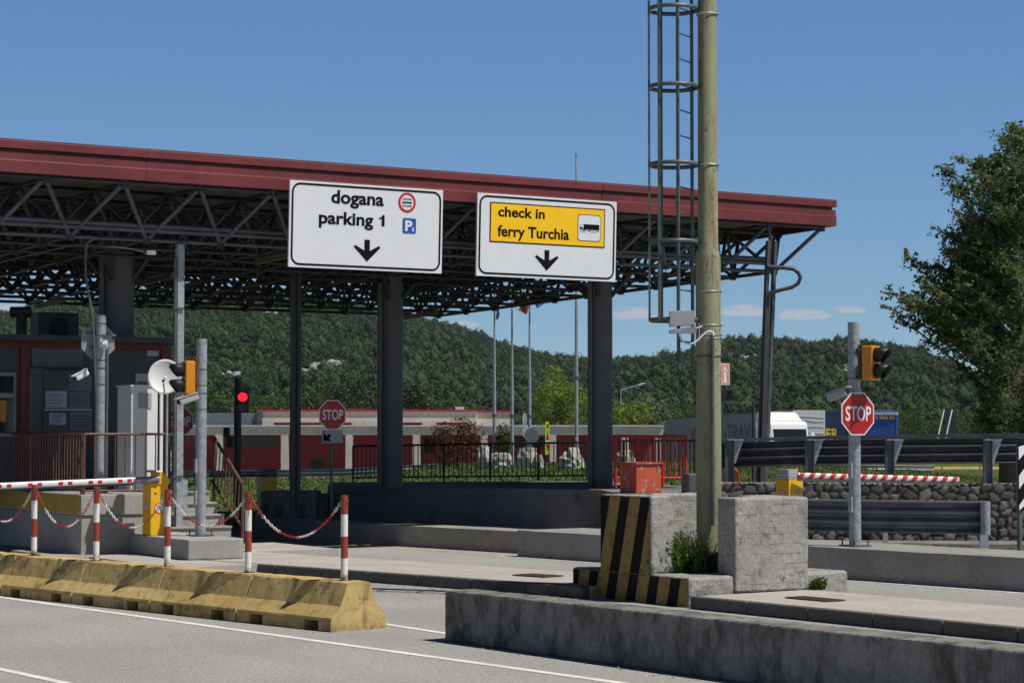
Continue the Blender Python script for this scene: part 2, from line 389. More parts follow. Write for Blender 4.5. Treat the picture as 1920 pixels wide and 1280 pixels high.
# road markings (sheets 4 mm up)
def mark(name, a, b, w, mat, z=.004, ext0=0, ext1=0):
    a, b = Vector(a), Vector(b); d = (b-a).normalized(); a = a-d*ext0; b = b+d*ext1; s = d.cross(Z)*(w/2)
    m = MB(); n = 14
    for i in range(n):
        p = a+(b-a)*(i/n); q = a+(b-a)*((i+1)/n)
        m.quad(p-s+Z*z, q-s+Z*z, q+s+Z*z, p+s+Z*z)
    return struct(m.build(name, mat))
mark('road_marking', gz(0, 1119), gz(1215, 1287), .115, MT['white'], ext0=12, ext1=3)
mark('road_marking', gz(0, 1254), gz(150, 1286), .10, MT['white'], ext0=6, ext1=2)
mark('road_marking', gz(725, 1170), gz(835, 1187), .10, MT['white'], ext0=3, ext1=6)
mark('road_marking', gz(860, 1034), gz(1090, 1048.5), .12, MT['yline'], ext0=4, ext1=6)
mark('road_marking', gz(1596, 1088.5), gz(1920, 1111.5), .12, MT['white'], ext0=8, ext1=6)
# asphalt lane seam / patch by the jersey end is part of the texture
# ------------------------------------------------------------------ pavements (raised islands with kerb stones)
def island(name, front0, front1, width, h, ext0, ext1, side):
    # front0->front1 : kerb top front edge; side: unit vector to the back
    a, b = Vector(front0), Vector(front1); a.z = b.z = 0; d = (b-a).normalized(); a -= d*ext0; b += d*ext1
    k = .13; m = MB()
    m.prism([a+side*(k+.004), b+side*(k+.004), b+side*width, a+side*width], Z*(h-.004))
    o = struct(m.build(name, MT['pave']))
    L = (b-a).length; n = max(1, int(L/1.0)); m = MB()
    for i in range(n):
        p = a+d*(L*i/n+.006); q = a+d*(L*(i+1)/n-.006)
        m.box(p, q-p, side*k, Z*h)
    struct(m.build('kerb', MT['kerb'], bevel=.018)); return o
k0, k1 = gz(400, 1051, .15), gz(1066, 1097, .15)
kd = (k1-k0); kd.z = 0; kd.normalize(); KN = Vector((-kd.y, kd.x, 0)); 
island('pavement', k0, k1, 2.1, .15, 14, .25, KN)
r0, r1 = gz(1293, 1117, .15), gz(1920, 1177, .15)
rd = (r1-r0); rd.z = 0; rd.normalize(); RN = Vector((-rd.y, rd.x, 0))
island('pavement', r0, r1, 1.95, .15, 0, 6, RN)
def grate(px, py, z, w, d, ax, label):
    c = gz(px, py, z); t = thing('drain_grate', label, 'drain cover', c+Z*.002, 'drain grates in the pavements')
    ay = Z.cross(ax); m = MB()
    m.cbox(c+Z*.002, w, .04, .012, ax, ay); m.v = [q-ay*(d/2-.02) for q in m.v]; k = len(m.v)
    m.cbox(c+Z*.002+ay*(d/2-.02), w, .04, .012, ax, ay)
    for s in (-1, 1): m.cbox(c+Z*.002+ax*s*(w/2-.02), .04, d-.08, .012, ax, ay)
    m.build('frame', MT['iron'], t)
    m = MB()
    for i in range(9): m.cbox(c+Z*.003+ax*(-w/2+.07+(w-.14)*i/8), .03, d-.09, .008, ax, ay)
    m.build('bars', MT['iron'], t)
    m = MB(); m.cbox(c+Z*.002, w-.06, d-.06, .001, ax, ay); m.build('pit_shade', MT['black'], t)  # flat black sheet painted in for the unlit drain below the bars
grate(1008, 1079, .15, .62, .38, kd, 'rusty iron drain grate in the pavement left of the striped plinth')
grate(1528, 1123, .15, .72, .30, rd, 'rusty iron drain grate in the pavement right of the concrete plinth')
# ------------------------------------------------------------------ long concrete wall in front
def wallprism(name, label, cat, p0, p1, z0, z1, width, mat, ext1=0, ext0=0, bevel=.015, back=None):
    a, b = Vector(p0), Vector(p1); a.z = b.z = z0; d = (b-a).normalized(); b += d*ext1; a -= d*ext0
    s = Vector((-d.y, d.x, 0)) if back is None else back
    m = MB(); L = (b-a).length; n = max(1, int(L/.5))
    pts = [a+d*(L*i/n) for i in range(n+1)]
    rj = [Z*random.uniform(-.004, .004) for _ in pts]; rj2 = [Z*random.uniform(-.004, .004) for _ in pts]
    vs = []
    for p, e, e2 in zip(pts, rj, rj2): vs += [p, p+Z*(z1-z0)+e, p+s*width+Z*(z1-z0)+e2, p+s*width]
    fs = [(i*4+j, i*4+(j+1) % 4, i*4+4+(j+1) % 4, i*4+4+j) for i in range(n) for j in range(4)]
    fs = [q[::-1] for q in fs]
    m.add(vs, fs); m.add(vs[:4], ((0, 1, 2, 3),)); m.add(vs[-4:], ((3, 2, 1, 0),))
    o = m.build(name, mat, bevel=0); tag(o, label, cat); return o
fw0 = gz(835, 1201); fw1 = gz(1920, 1221, .51)
wallprism('concrete_wall', 'long low rough concrete wall in front, stained dark along its roadside face', 'wall', fw0, fw1, 0, .51, .38, MT['conc_dark'], ext1=4)
fwo = bpy.data.objects['concrete_wall']; bv_ = fwo.modifiers.new('b', 'BEVEL'); bv_.width = .02; bv_.segments = 2; bv_.limit_method = 'ANGLE'; roughen(fwo, 4, .016, .08)
MT['conc_isl2'] = concrete('lane_wall_concrete', (.33, .315, .295), (.08, .075, .068), .4); a, b = gz(860, 1030), gz(1090, 1044)
wallprism('concrete_wall', 'low concrete lane wall running into the canopy shade behind the striped plinth', 'wall', a, b, 0, .38, .75, MT['conc_isl2'], ext0=7, ext1=2.2)
MT['conc_isl'] = concrete('island_concrete', (.31, .30, .29), (.07, .067, .063), .45); a, b = gz(1599, 1087), gz(1920, 1109.5)
wallprism('concrete_wall', 'low concrete island wall carrying the STOP sign post beside the stone wall', 'wall', a, b, 0, .445, 1.5, MT['conc_isl'], ext0=7.5, ext1=6)
# ------------------------------------------------------------------ concrete plinth round the lamp mast
O = Vector((2.12, 25.94, 0))
def uv(u, v, z=0.): return O+U*u+V*v+Z*z
# block behind striped plinth joining the two pavements
m = MB(); m.prism([Vector((q.x, q.y, 0)) for q in (uv(.06, 2.45), uv(.06, .1), r0+RN*1.94, k1-kd*.1+KN*2.09)], Z*.142); struct(m.build('pavement', MT['pave']))
STR0 = -(uv(.77, 0).dot(V) + 0) + 0.0
STR0 = -(uv(0, .77).dot(V)+.26*1.3)
MT['stripe'] = stripes_mat()
BL1 = uv(0, 2.52)
pt = thing('concrete_plinth', 'big weathered concrete crash plinth round the lamp mast with black and yellow striped end', 'plinth', uv(.9, .9))
m = MB()
m.prism([uv(0, 0), uv(.68, -.0), uv(1.86, -.0), uv(2.5, .0), uv(2.44, .6), uv(1.86, 1.2), uv(1.86, 2.52), BL1], Z*.36)
roughen(m.build('base', MT['conc'], pt, bevel=.035), 6 if 'front' in 'base, MT[' else 5, .016)
m = MB(); m.prism([uv(.68, -.035, .15), uv(1.83, -.035, .15), uv(1.83, .33, .15), uv(.68, .33, .15)], Z*1.15); roughen(m.build('front_slab', MT['conc'], pt, bevel=.028), 6 if 'front' in 'front_slab' else 5, .016)
m = MB(); m.prism([uv(1.5, .333, .15), uv(1.98, .333, .15), uv(1.98, 1.0, .15), uv(1.5, 1.0, .15)], Z*1.145); roughen(m.build('side_slab', MT['conc'], pt, bevel=.028), 6 if 'front' in 'side_slab,' else 5, .016)
m = MB(); m.prism([uv(.002, .77, .36), uv(.356, .77, .36), uv(.356, 1.88, .36), uv(.002, 1.88, .36)], Z*.955); roughen(m.build('end_slab', MT['conc'], pt, bevel=.028), 6 if 'front' in 'end_slab, ' else 5, .016)
m = MB(); m.prism([uv(.358, 1.56, .36), uv(1.5, 1.56, .36), uv(1.5, 1.86, .36), uv(.358, 1.86, .36)], Z*.95); roughen(m.build('back_slab', MT['conc'], pt, bevel=.028), 6 if 'front' in 'back_slab,' else 5, .016)
m = MB(); e = U*-.010
m.quad(uv(0, .795, .345)+e, uv(0, 1.855, .345)+e, uv(0, 1.855, 1.295)+e, uv(0, .795, 1.295)+e)
bd_ = (BL1-uv(0, 0)).normalized(); e = Vector((-bd_.y, bd_.x, 0))*.010; e = e if e.x < 0 else -e; a_, b_ = uv(0, 0)+bd_*.03+e, BL1-bd_*.03+e; m.quad(a_, b_, b_+Z*.335, a_+Z*.335)
m.build('striped_face', MT['stripe'], pt)
# weeds growing in the plinth gap
MT['weed'] = leaf_mat('weed_leaf', (.03, .06, .008), (.13, .19, .03), .3)
def set_tone(o, vals):
    at_ = o.data.attributes.new('tone', 'FLOAT', 'FACE'); at_.data.foreach_set('value', vals)
def weed(name, label, c, n, h, r, cat='weeds', bl=.012):
    m = MB(); tn = []
    for i in range(n):
        a = random.uniform(0, 6.283); q = r*math.sqrt(random.random()); p = Vector(c)+Vector((math.cos(a)*q, math.sin(a)*q*.8, 0))
        hh = h*random.uniform(.35, 1); d = Vector((random.uniform(-.35, .35), random.uniform(-.35, .35), 1)); w = Vector((math.cos(a*3), math.sin(a*3), 0))*bl*random.uniform(.5, 1)
        mid = p+d*hh*.55; top = p+d*hh+Vector((d.x, d.y, -.25))*hh*.35
        m.add([p-w, p+w, mid+w*.8, mid-w*.8, top], ((0, 1, 2, 3), (3, 2, 4))); t = random.random(); tn += [t, t]
        for k in range(random.randint(0, 4)):     # side leaves
            s = p+d*hh*random.uniform(.25, .95); v = Vector((random.uniform(-1, 1), random.uniform(-1, 1), random.uniform(-.2, .8))).normalized()*random.uniform(.03, .07); ww = v.cross(Vector((random.random(), random.random(), random.random()))).normalized()*.014
            m.quad(s, s+v*.5+ww, s+v, s+v*.5-ww); tn.append(random.random())
    o = m.build(name, MT['weed'], origin=Vector(c)); set_tone(o, tn); return tag(o, label, cat, kind='thing')
weed('weed_clump', 'tall wild grass and weeds growing between the plinth slabs under the mast', uv(.6, .85, .36), 420, .62, .34)
weed('weed_clump', 'small green weed sprouting from the foot of the plinth on the pavement', uv(1.93, -.09, .15), 120, .15, .09, bl=.016)
# ------------------------------------------------------------------ yellow jersey barriers with bollards and chains
E = Vector((-1.8, 23.2, 0)); D = Vector((-.68, .733, 0)).normalized(); N = Vector((-D.y, D.x, 0)); N = N if N.y < 0 else -N   # N faces the camera
def make_jersey():
    t = thing('jersey_barrier', 'yellow jersey barrier block nearest the striped plinth with its end face bare', 'barrier', (0, 0, 0), 'yellow jersey barriers in a row')
    L = 1.69; n = 10
    prof = [(.375, .11), (.37, .145), (.245, .265), (.15, .50), (.135, .512), (-.135, .512), (-.15, .50), (-.245, .265), (-.37, .145), (-.375, .11)]
    m = MB(); vs = []
    for i in range(n+1):
        for a, b in prof: vs.append(Vector((L*i/n, a+random.uniform(-.004, .004), b+random.uniform(-.003, .003))))
    k = len(prof)
    m.add(vs, [(i*k+(j+1) % k, i*k+j, (i+1)*k+j, (i+1)*k+(j+1) % k) for i in range(n) for j in range(k)])
    m.add(vs[:k], (tuple(range(k)),)); m.add(vs[-k:], (tuple(reversed(range(k))),))
    roughen(m.build('body', MT['jersey'], t, bevel=.014, origin=(L/2, 0, .11)), 3, .010, .11)
    m = MB()
    for x0, x1 in ((0, .22), (.46, 1.21), (1.45, L)): m.box((x0, -.374, 0), (x1-x0, 0, 0), (0, .748, 0), Z*.111)
    m.build('foot', MT['jersey'], t, origin=(L/2, 0, 0)); return t
J0 = make_jersey()
rz = math.atan2(D.y, D.x)
J0.location = E+D*-.25; J0.rotation_euler = (0, 0, rz)
jl = ['yellow jersey barrier block second from the end face of the row', 'yellow jersey barrier block in the middle of the chained row', 'yellow jersey barrier block in front of the yellow gate housing plinth', 'yellow jersey barrier block below the red and white gate arm', 'yellow jersey barrier block cut by the picture edge']
for i, s in enumerate(jl): dup(J0, E+D*(-.25+1.722*(i+1)), rz, s)
def band_mat():
    t = NT('bollard_paint'); s_ = t.n.new('ShaderNodeSeparateXYZ'); t.l.new(t.pos, s_.inputs[0])
    f = t.math('FRACT', t.math('DIVIDE', t.math('SUBTRACT', s_.outputs[2], .515), .47))
    red = t.mix(t.ramp(t.noise(12), .3, .7), (.27, .035, .018, 1), (.36, .055, .028, 1))
    wh = t.mix(t.ramp(t.noise(14, 6, .7), .55, .8), (.74, .73, .70, 1), (.6, .52, .40, 1))
    c = t.mix(t.math('GREATER_THAN', f, .5), wh, red)
    low = t.math('MULTIPLY', t.ramp(s_.outputs[2], .62, .52), t.ramp(t.noise(14, 5, .7), .42, .55))
    c = t.mix(low, c, (.16, .05, .015, 1))
    c = t.mix(t.ramp(t.noise(30, 5, .7), .7, .74), c, (.10, .05, .03, 1))
    return t.done(c, .5)
MT['bollard'] = band_mat(); MT['chain_red'] = M('chain_red', (.42, .02, .02), .45); MT['chain_white'] = M('chain_white', (.7, .7, .68), .45)
bl_L = [0, 1.746, 3.37, 4.94, 6.43, 8.0]
def make_bollard():
    t = thing('bollard', 'red and white bollard at the bare end of the yellow barriers', 'bollard', (0, 0, .512), 'red and white bollards on the yellow barriers')
    m = MB(); m.tube((0, 0, .512), (0, 0, 1.42), .038, n=20); m.path([(.038*math.cos(a), .038*math.sin(a), 1.42) for a in np.linspace(0, 6.283, 20, endpoint=False)], .003, 4, closed=True)
    m.build('pipe', MT['bollard'], t)
    m = MB(); m.cbox((0, 0, .512), .12, .12, .008); m.build('foot_plate', MT['iron'], t)
    for s in (-1, 1):
        m = MB(); m.path([(s*(.05+.016*math.cos(a)), -.0, 1.36+.022*math.sin(a)) for a in np.linspace(0, 6.283, 10, endpoint=False)], .0045, 6, closed=True); m.build('hook', MT['galv_d'], t)
    return t
B0 = make_bollard(); B0.location = E+Z*.512; B0.rotation_euler = (0, 0, rz)
bl = ['red and white bollard second from the barrier end, rusty at its foot', 'red and white bollard in front of the galvanised traffic light post plinth', 'red and white bollard before the grey concrete platform end', 'red and white bollard under the gate arm', 'red and white bollard out past the picture edge']
for i, s in enumerate(bl): dup(B0, E+D*bl_L[i+1]+Z*.512, rz+random.uniform(-.05, .05), s)
cl_ = ['plastic chain between the last two bollards, white at its lowest links', 'plastic chain hanging before the yellow gate plinth steps and light post', 'plastic chain hanging in front of the yellow gate housing', 'plastic chain hanging before the dark platform wall', 'plastic chain running out past the picture edge']
for i in range(5):
    p = E+D*(bl_L[i]+.06)+Z*1.345; q = E+D*(bl_L[i+1]-.06)+Z*1.345; sag = (.40, .33, .40, .44, .42)[i]
    n = 46; m = MB(); off = (5, 0, 3, 6, 2)[i]
    for k in range(n):
        t0, t1 = k/n, (k+1)/n; f = lambda t: p+(q-p)*t-Z*(sag*4*t*(1-t))
        c = f((t0+t1)/2); d = (f(t1)-f(t0)); ln = d.length; d.normalize()
        side = d.cross(Z).normalized(); up = side.cross(d); a = (side+up).normalized() if k % 2 else (side-up).normalized()
        pts = [c+d*(math.cos(x)*ln*.78)+a*(math.sin(x)*.0145) for x in np.linspace(0, 6.283, 8, endpoint=False)]
        m.path(pts, .0042, 4, m=((k+off)//9) % 2, closed=True)
    o = m.build('chain', [MT['chain_white'], MT['chain_red']]); tag(o, 'red and white '+cl_[i], 'chain', 'plastic chains between the bollards')

# grit along the kerbs and at the foot of the front wall
m = MB()
for (p, q, n, w) in ((fw0+Vector((-.05, -.03, 0)), fw0+(fw1-fw0)*.9, 70, .16), (k0+kd*1-KN*.08, k1-KN*.08, 70, .2)):
    for i in range(n):
        c = p+(q-p)*random.random(); c.z = 0; nn = (q-p).cross(Z).normalized(); nn = nn if nn.y < 0 else -nn; c += nn*abs(random.gauss(0, w)); r = random.uniform(.006, .02); a = random.random()*6
        vs = [c+Vector((math.cos(a+k*1.57)*r*random.uniform(.6, 1.2), math.sin(a+k*1.57)*r*random.uniform(.6, 1.2), .001)) for k in range(4)]; m.add(vs+[c+Z*r*.9], ((0, 1, 4), (1, 2, 4), (2, 3, 4), (3, 0, 4)))
o = m.build('grit', M('grit', (.2, .19, .17), .9, 0, .4, 40)); tag(o, 'loose grit lying along the kerbs and wall foot', 'grit', kind='stuff')
# ------------------------------------------------------------------ canopy
FR = Vector((6.42, 42.5, 0)); ZB, ZT = 6.17, 6.69; SL = .02
def cv(u, v, z): return FR+U*u+V*v+Z*(z-SL*max(v, 0))
ct = thing('toll_canopy', 'large flat canopy with dark red fascia on a grey space frame over the lanes', 'canopy', cv(-8, 8, 0)*1)
ULEFT, VD = -42.0, 15.6
prof = [(0, ZB), (0, ZB+.185), (.012, ZB+.195), (.012, ZB+.205), (.022, ZB+.21), (.022, ZB+.315), (.13, ZB+.32), (.13, ZB+.375), (-.012, ZB+.375), (-.012, ZT-.03), (-.004, ZT-.022), (-.004, ZT), (.16, ZT), (.16, ZB)]
def fascia_run(p_of, u0, u1, n):
    m = MB(); k = len(prof)
    for s in range(n):
        a, b = u0+(u1-u0)*s/n, u0+(u1-u0)*(s+1)/n
        if s < n-1: b -= .0
        vs = [p_of(a, q) for q in prof]+[p_of(b, q) for q in prof]
        m.add(vs, [(j, (j+1) % k, k+(j+1) % k, k+j) for j in range(k)])
        m.add(vs[:k], (tuple(reversed(range(k))),)); m.add(vs[k:], (tuple(range(k)),))
    return m
# sheet lengths of fascia, slightly out of line with each other
us = [0, -5.6, -11.1, -14.55, -20, -26, -32, -37, ULEFT]
for i in range(8):
    j = random.uniform(-.006, .006)
    m = fascia_run(lambda u, q: cv(u, q[0]+j, q[1]), us[i+1]+.004, us[i], 1)
    m.build('fascia', MT['fascia'], ct)
m = fascia_run(lambda v, q: FR+U*-q[0]+V*v+Z*(q[1]-SL*max(v, 0)), .17, VD+1.2, 1); m.build('fascia', MT['fascia'], ct)
# corrugated roof sheet
m = MB(); n = int((VD+1.0)/.14); vs = []
for i in range(n+1):
    v = .13+i*(VD+1.0)/n; z = ZB+.12+(.05 if (i//2) % 2 else 0)
    vs += [cv(ULEFT, v, z), cv(-.13, v, z)]
m.add(vs, [(2*i, 2*i+1, 2*i+3, 2*i+2) for i in range(n)])
m.build('roof_sheet', MT['deck'], ct)
m = MB()
for i in range(11):
    v = .5+i*1.5
    m.tube(cv(ULEFT, v, ZB+.06), cv(-.15, v, ZB+.06), .045, n=4)
m.build('purlin', MT['steel_dark'], ct)
# space frame
MOD = 1.33; T0u, T0v = -.24, .17; ZTOP, ZBOT = ZB-.03, 5.30
NU, NV = 31, 11
top = lambda i, j: cv(T0u-MOD*i, T0v+MOD*j, ZTOP)
bot = lambda i, j: cv(T0u-MOD*(i+.5), T0v+MOD*(j+.5), ZBOT)
fr = MB(); R1, R2 = .036, .036
for j in range(NV+1):
    fr.tube(top(0, j), top(NU, j), R2, n=6)
for i in range(NU+1):
    fr.tube(top(i, 0), top(i, NV), R2, n=6)
for j in range(1, NV): fr.tube(bot(0, j), bot(NU-1, j), R1, n=6)
for i in range(1, NU): fr.tube(bot(i, 0), bot(i, NV-1), R1, n=6)
def strut(a, b, r, front):
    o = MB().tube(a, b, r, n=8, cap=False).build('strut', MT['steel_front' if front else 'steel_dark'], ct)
for i in range(NU):
    for j in range(NV):
        for a, b in ((0, 0), (1, 0), (0, 1), (1, 1)):
            if (j == 0 and b == 0) or (i == 0 and a == 0): strut(bot(i, j), top(i+a, j+b), R2+.004, j == 0 and b == 0)
            else: fr.tube(bot(i, j), top(i+a, j+b), R2, n=5, cap=False)
        c = bot(i, j); fr.tube(c-Z*.06, c+Z*.07, .07, n=8)
        c = top(i, j); fr.tube(c-Z*.07, c+Z*.04, .07, n=8)
o = fr.build('space_frame', MT['steel_dark'], ct)
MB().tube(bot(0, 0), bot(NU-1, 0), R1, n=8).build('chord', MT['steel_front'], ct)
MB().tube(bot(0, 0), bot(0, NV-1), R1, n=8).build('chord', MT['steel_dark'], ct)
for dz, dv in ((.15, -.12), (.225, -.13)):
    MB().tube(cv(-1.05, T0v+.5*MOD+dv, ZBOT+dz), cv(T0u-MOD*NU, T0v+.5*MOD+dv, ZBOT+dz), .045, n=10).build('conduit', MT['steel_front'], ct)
# columns
def column(px, d, r, z0, rect=False):
    p = at(px, 800, d); p.z = z0; m = MB()
    m.tube(p, Vector((p.x, p.y, 5.35)), r, n=32)
    c = m.build('column', MT['col'], ct)
    m = MB(); q = p-U*(r+.05)+V*-.06; m.tube(q, Vector((q.x, q.y, 5.5)), .05, n=10); m.build('drain_pipe', MT['col'], c)
    m = MB()
    for s in range(4):
        a = math.pi/4+s*math.pi/2; d_ = U*math.cos(a)+V*math.sin(a)
        m.tube(Vector((p.x, p.y, 4.85))+d_*r*.9, Vector((p.x, p.y, 5.33))+d_*.65, .05, n=6)
    m.build('bracket', MT['steel_dark'], c)
column(1126, 43.6, .243, .95); column(733, 44.4, .247, .95); column(220, 39.0, .29, 1.0)
# steel posts under the canopy
def post(name, label, pts, w, mat, cat='post', twin=0):
    t = thing(name, label, cat, pts[0])
    for s in ((-1, 1) if twin else (0,)):
        m = MB(); a, b = pts[0]+U*s*twin, pts[1]+U*s*twin
        m.prism([a-U*w/2-V*w/2, a+U*w/2-V*w/2, a+U*w/2+V*w/2, a-U*w/2+V*w/2], b-a); m.build('channel' if twin else 'shaft', mat, t)
    return t
a = at(553, 960, 42); a.z = 0.6; b = at(555, 500, 42)
t = post('steel_post', 'dark twin channel steel post rising under the white customs sign', (a, Vector((a.x, a.y, b.z))), .085, MT['dark'], twin=.055)
m = MB(); m.tube(a+U*.02-V*.06, Vector((a.x, a.y, b.z))+U*.02-V*.06, .03, n=8); m.build('conduit', MT['dark'], t)
a = at(1425, 985, 41.6); b = at(1447, 452, 41.6)
t = post('steel_post', 'leaning twin channel steel post with a curved cable hose at the canopy corner', (a, b), .07, MT['steel_front'], twin=.085)
m = MB(); c0, c1 = at(1428, 985, 41.5), at(1441, 545, 41.5); m.prism([c0-U*.06, c0+U*.06, c0+U*.06+V*.03, c0-U*.06+V*.03], c1-c0); m.build('cover_plate', MT['dark'], t)
pts = [at(x, y, 41.5) for x, y in ((1440, 500), (1470, 502), (1487, 504), (1497, 511), (1501, 521), (1496, 532), (1484, 539), (1466, 543), (1448, 548), (1442, 556), (1440, 570))]
m = MB(); m.path(pts, .04, 8); m.build('hose', MT['dark'], t)
# galvanised square post left
a = at(334, 1004, 36.0); a.z = .15; b = at(334, 458, 36.0)
t = thing('steel_post', 'tall square galvanised post with a conduit pipe beside the satellite dish', 'post', a)
m = MB(); m.cbox(a, .115, .115, b.z-.15, U, V); m.build('shaft', MT['galv'], t)
m = MB(); q = a-U*.1-V*.05; m.tube(q+Z*.9, Vector((q.x, q.y, b.z-.25)), .032, n=10); m.path([q+Z*.92, q+Z*.75, q+Z*.6-U*.09, q+Z*.45-U*.12], .045, 8); m.build('conduit', MT['galv_d'], t)
m = MB()
for z in (1.2, 2.6, 4.0): m.cbox(Vector((a.x, a.y, a.z+z))-U*.05-V*.07, .19, .05, .03, U, V)
m.build('clamp', MT['galv_d'], t)
m = MB()
for z in (.55, .9): m.cbox(Vector((a.x, a.y, a.z+z))+U*.1-V*.03, .09, .03, .26, U, V)
m.build('base_bracket', MT['galv'], t)
# hose hanging from the canopy to the round pole
pts = [at(x, y, 35.2) for x, y in ((188, 446), (172, 449), (162, 458), (160, 490), (161, 520), (165, 545), (170, 570), (174, 600), (176, 640), (178, 690), (180, 740))]
o = MB().path(pts, .022, 8).build('cable_hose', MT['galv_d']); tag(o, 'grey flexible cable hose hanging from the canopy down to the round camera pole', 'cable hose')
# lamps under the frame
for (x0, y0, x1, y1, d, w, s) in ((1235, 538, 1304, 526, 47, .07, 'near the canopy corner behind the mast'), (966, 571, 1046, 557, 50, .07, 'below the yellow ferry sign'), (759, 599, 819, 589, 52, .06, 'by the middle column head'),
        (480, 496, 545, 482, 38, .05, 'left of the white customs sign'), (258, 536, 324, 522, 41, .06, 'right of the left column'), (70, 578, 120, 566, 45, .05, 'above the booth roof')):
    a, b = at(x0, y0, d+.6), at(x1, y1, d-.6); c = (a+b)/2
    t = thing('strip_lamp', 'brownish unlit strip lamp hung under the space frame '+s, 'lamp', c, 'strip lamps under the canopy')
    m = MB(); e = (b-a).normalized(); sd_ = e.cross(Z).normalized()
    m.prism([a-sd_*w, a+sd_*w, a+sd_*w*.6+Z*.1, a-sd_*w*.6+Z*.1], b-a); m.build('housing', MT['lampbrown'] if 'lampbrown' in MT else MT.setdefault('lampbrown', M('lamp_housing', (.12, .095, .06), .5)), t)
    m = MB()
    for p in (a+(b-a)*.2, a+(b-a)*.8): m.tube(p+Z*.1, p+Z*.45, .012, n=5)
    m.build('hanger', MT['dark'], t)
# junction box and cable on the front left
t = thing('junction_box', 'small pale junction box on a drooping cable under the canopy front', 'junction box', at(282, 474, 35))
m = MB(); m.cbox(at(282, 478, 35), .15, .1, .07, U, V); m.build('case', MT['signback'], t)
m = MB(); m.path([at(x, y, 35) for x, y in ((272, 473), (240, 466), (180, 460), (140, 459), (90, 470), (40, 482), (0, 492))], .009, 6); m.build('cable', MT['galv_d'], t)
# ------------------------------------------------------------------ gantry signs
def gantry(px, name, label):
    TL, TR, BR, BL = px
    d0 = 33.5/(1-.2126*TL[0]/1570); p0 = at(TL[0], TL[1], d0)-V*.22; d1 = 33.5/(1-.2126*TR[0]/1570); p1 = at(TR[0], TR[1], d1); 
    tilt = (Z-V*.035).normalized()      # hangs with its top edge a little towards the road
    n = U.cross(tilt).normalized()      # towards the road
    q = lambda x, y, off=0: hitp(x, y, p0, n)+n*off
    a, b, c, d = q(*TL), q(*TR), q(*BR), q(*BL)
    eu = U; ev = tilt; Wd = ((b-a).dot(U)+(c-d).dot(U))/2; Hd = ((a-d).dot(tilt)+(b-c).dot(tilt))/2
    o = a-tilt*Hd
    P = lambda u, h, off=0: o+U*u+tilt*h+n*off
    t = thing(name, label, 'road sign', P(Wd/2, 0, -.1), 'overhead lane signs on the canopy')
    m = MB(); m.prism([P(0, 0), P(Wd, 0), P(Wd, Hd), P(0, Hd)], n*-.04); m.build('panel', MT['signwhite'], t)
    m = MB()      # black rounded border
    def rr(in_, r): 
        pts = []
        for cx_, cy_, a0 in ((Wd-in_-r, Hd-in_-r, 0), (in_+r, Hd-in_-r, 90), (in_+r, in_+r, 180), (Wd-in_-r, in_+r, 270)):
            for k in range(7):
                x = math.radians(a0+15*k); pts.append(P(cx_+r*math.cos(x), cy_+r*math.sin(x), .004))
        return pts
    A, B = rr(.035, .16), rr(.07, .125); k = len(A)
    m.add(A+B, [(i, (i+1) % k, k+(i+1) % k, k+i) for i in range(k)]); m.build('border', MT['signblack'], t)
    m = MB()
    for u in (.4, Wd/2, Wd-.4): m.cbox(P(u, Hd*.3, -.1), .06, .1, Hd*.7, U, V)
    for h in (.4, Hd-.35): m.tube(P(.1, h, -.075), P(Wd-.1, h, -.075), .03, n=6)
    m.build('frame', MT['galv_d'], t)
    def uvp(x, y):
        w_ = q(x, y)-o; return w_.dot(U), w_.dot(tilt)
    def words(s, xl, xr, ybl, ytop, nm='lettering', mat='signblack', bold=.028, off=.005):   # xl,ybl: lower-left of the ink; ytop at xl
        u0, h0 = uvp(xl, ybl); u1, _ = uvp(xr, ybl); _, h1 = uvp(xl, ytop)
        m = MB(); m.text(s, P(u0, h0, off), U, tilt, u1-u0, h1-h0, bold); return m.build(nm, MT[mat], t)
    def arrow(x, y0, y1, w):
        u, h1 = uvp(x, y0); _, h0 = uvp(x, y1); hh = h1-h0; k = uvp(x+w, y0)[0]-u
        pts = [(-.115, 1), (.115, 1), (.115, .58), (.5*2*.5, .72), (.5, .66), (0, 0), (-.5, .66), (-.5, .72), (-.115, .58)]
        pts = [(-.2, 1), (.2, 1), (.2, .50), (.88, .74), (1., .66), (0, 0), (-1., .66), (-.88, .74), (-.2, .50)]
        m = MB(); ar = [P(u+a*k, h0+b*hh, .005) for a, b in pts]
        for i in ((0, 1, 2, 8), (2, 3, 4, 5), (8, 2, 5), (8, 5, 6, 7)): m.add([ar[j] for j in i], (tuple(reversed(range(len(i)))),))
        m.build('arrow', MT['signblack'], t)
    return t, P, uvp, words, arrow, n, tilt
t, P, uvp, words, arrow, n, tl = gantry(((544, 337), (831, 357), (828, 513), (541, 500)), 'customs_sign', 'white overhead sign reading dogana parking 1 with a down arrow')
words('dogana', 620.7, 719.4, 388.5, 355.5)
words('parking', 597.5, 699.5, 426.5, 394.5)
u, h0 = uvp(718, 424.3); _, h1 = uvp(718, 403); k = uvp(721.6, 424)[0]-u
m = MB(); m.poly([P(u-k*.75, h0, .005), P(u+k*.75, h0, .005), P(u+k*.75, h1, .005), P(u-k*.1, h1, .005), P(u-k*.75, h1-k*.7, .005)]); m.poly([P(u-k*.7, h1-k*.75, .0052), P(u-k*.7, h1-k*1.8, .0052), P(u-k*2.1, h1-k*2.2, .0052), P(u-k*2.1, h1-k*1.5, .0052)]); m.build('numeral', MT['signblack'], t)
arrow(688.5, 449.5, 490.5, 25)
u, h = uvp(763, 380); ru = (uvp(763, 361.3)[1]-uvp(763, 399)[1])/2
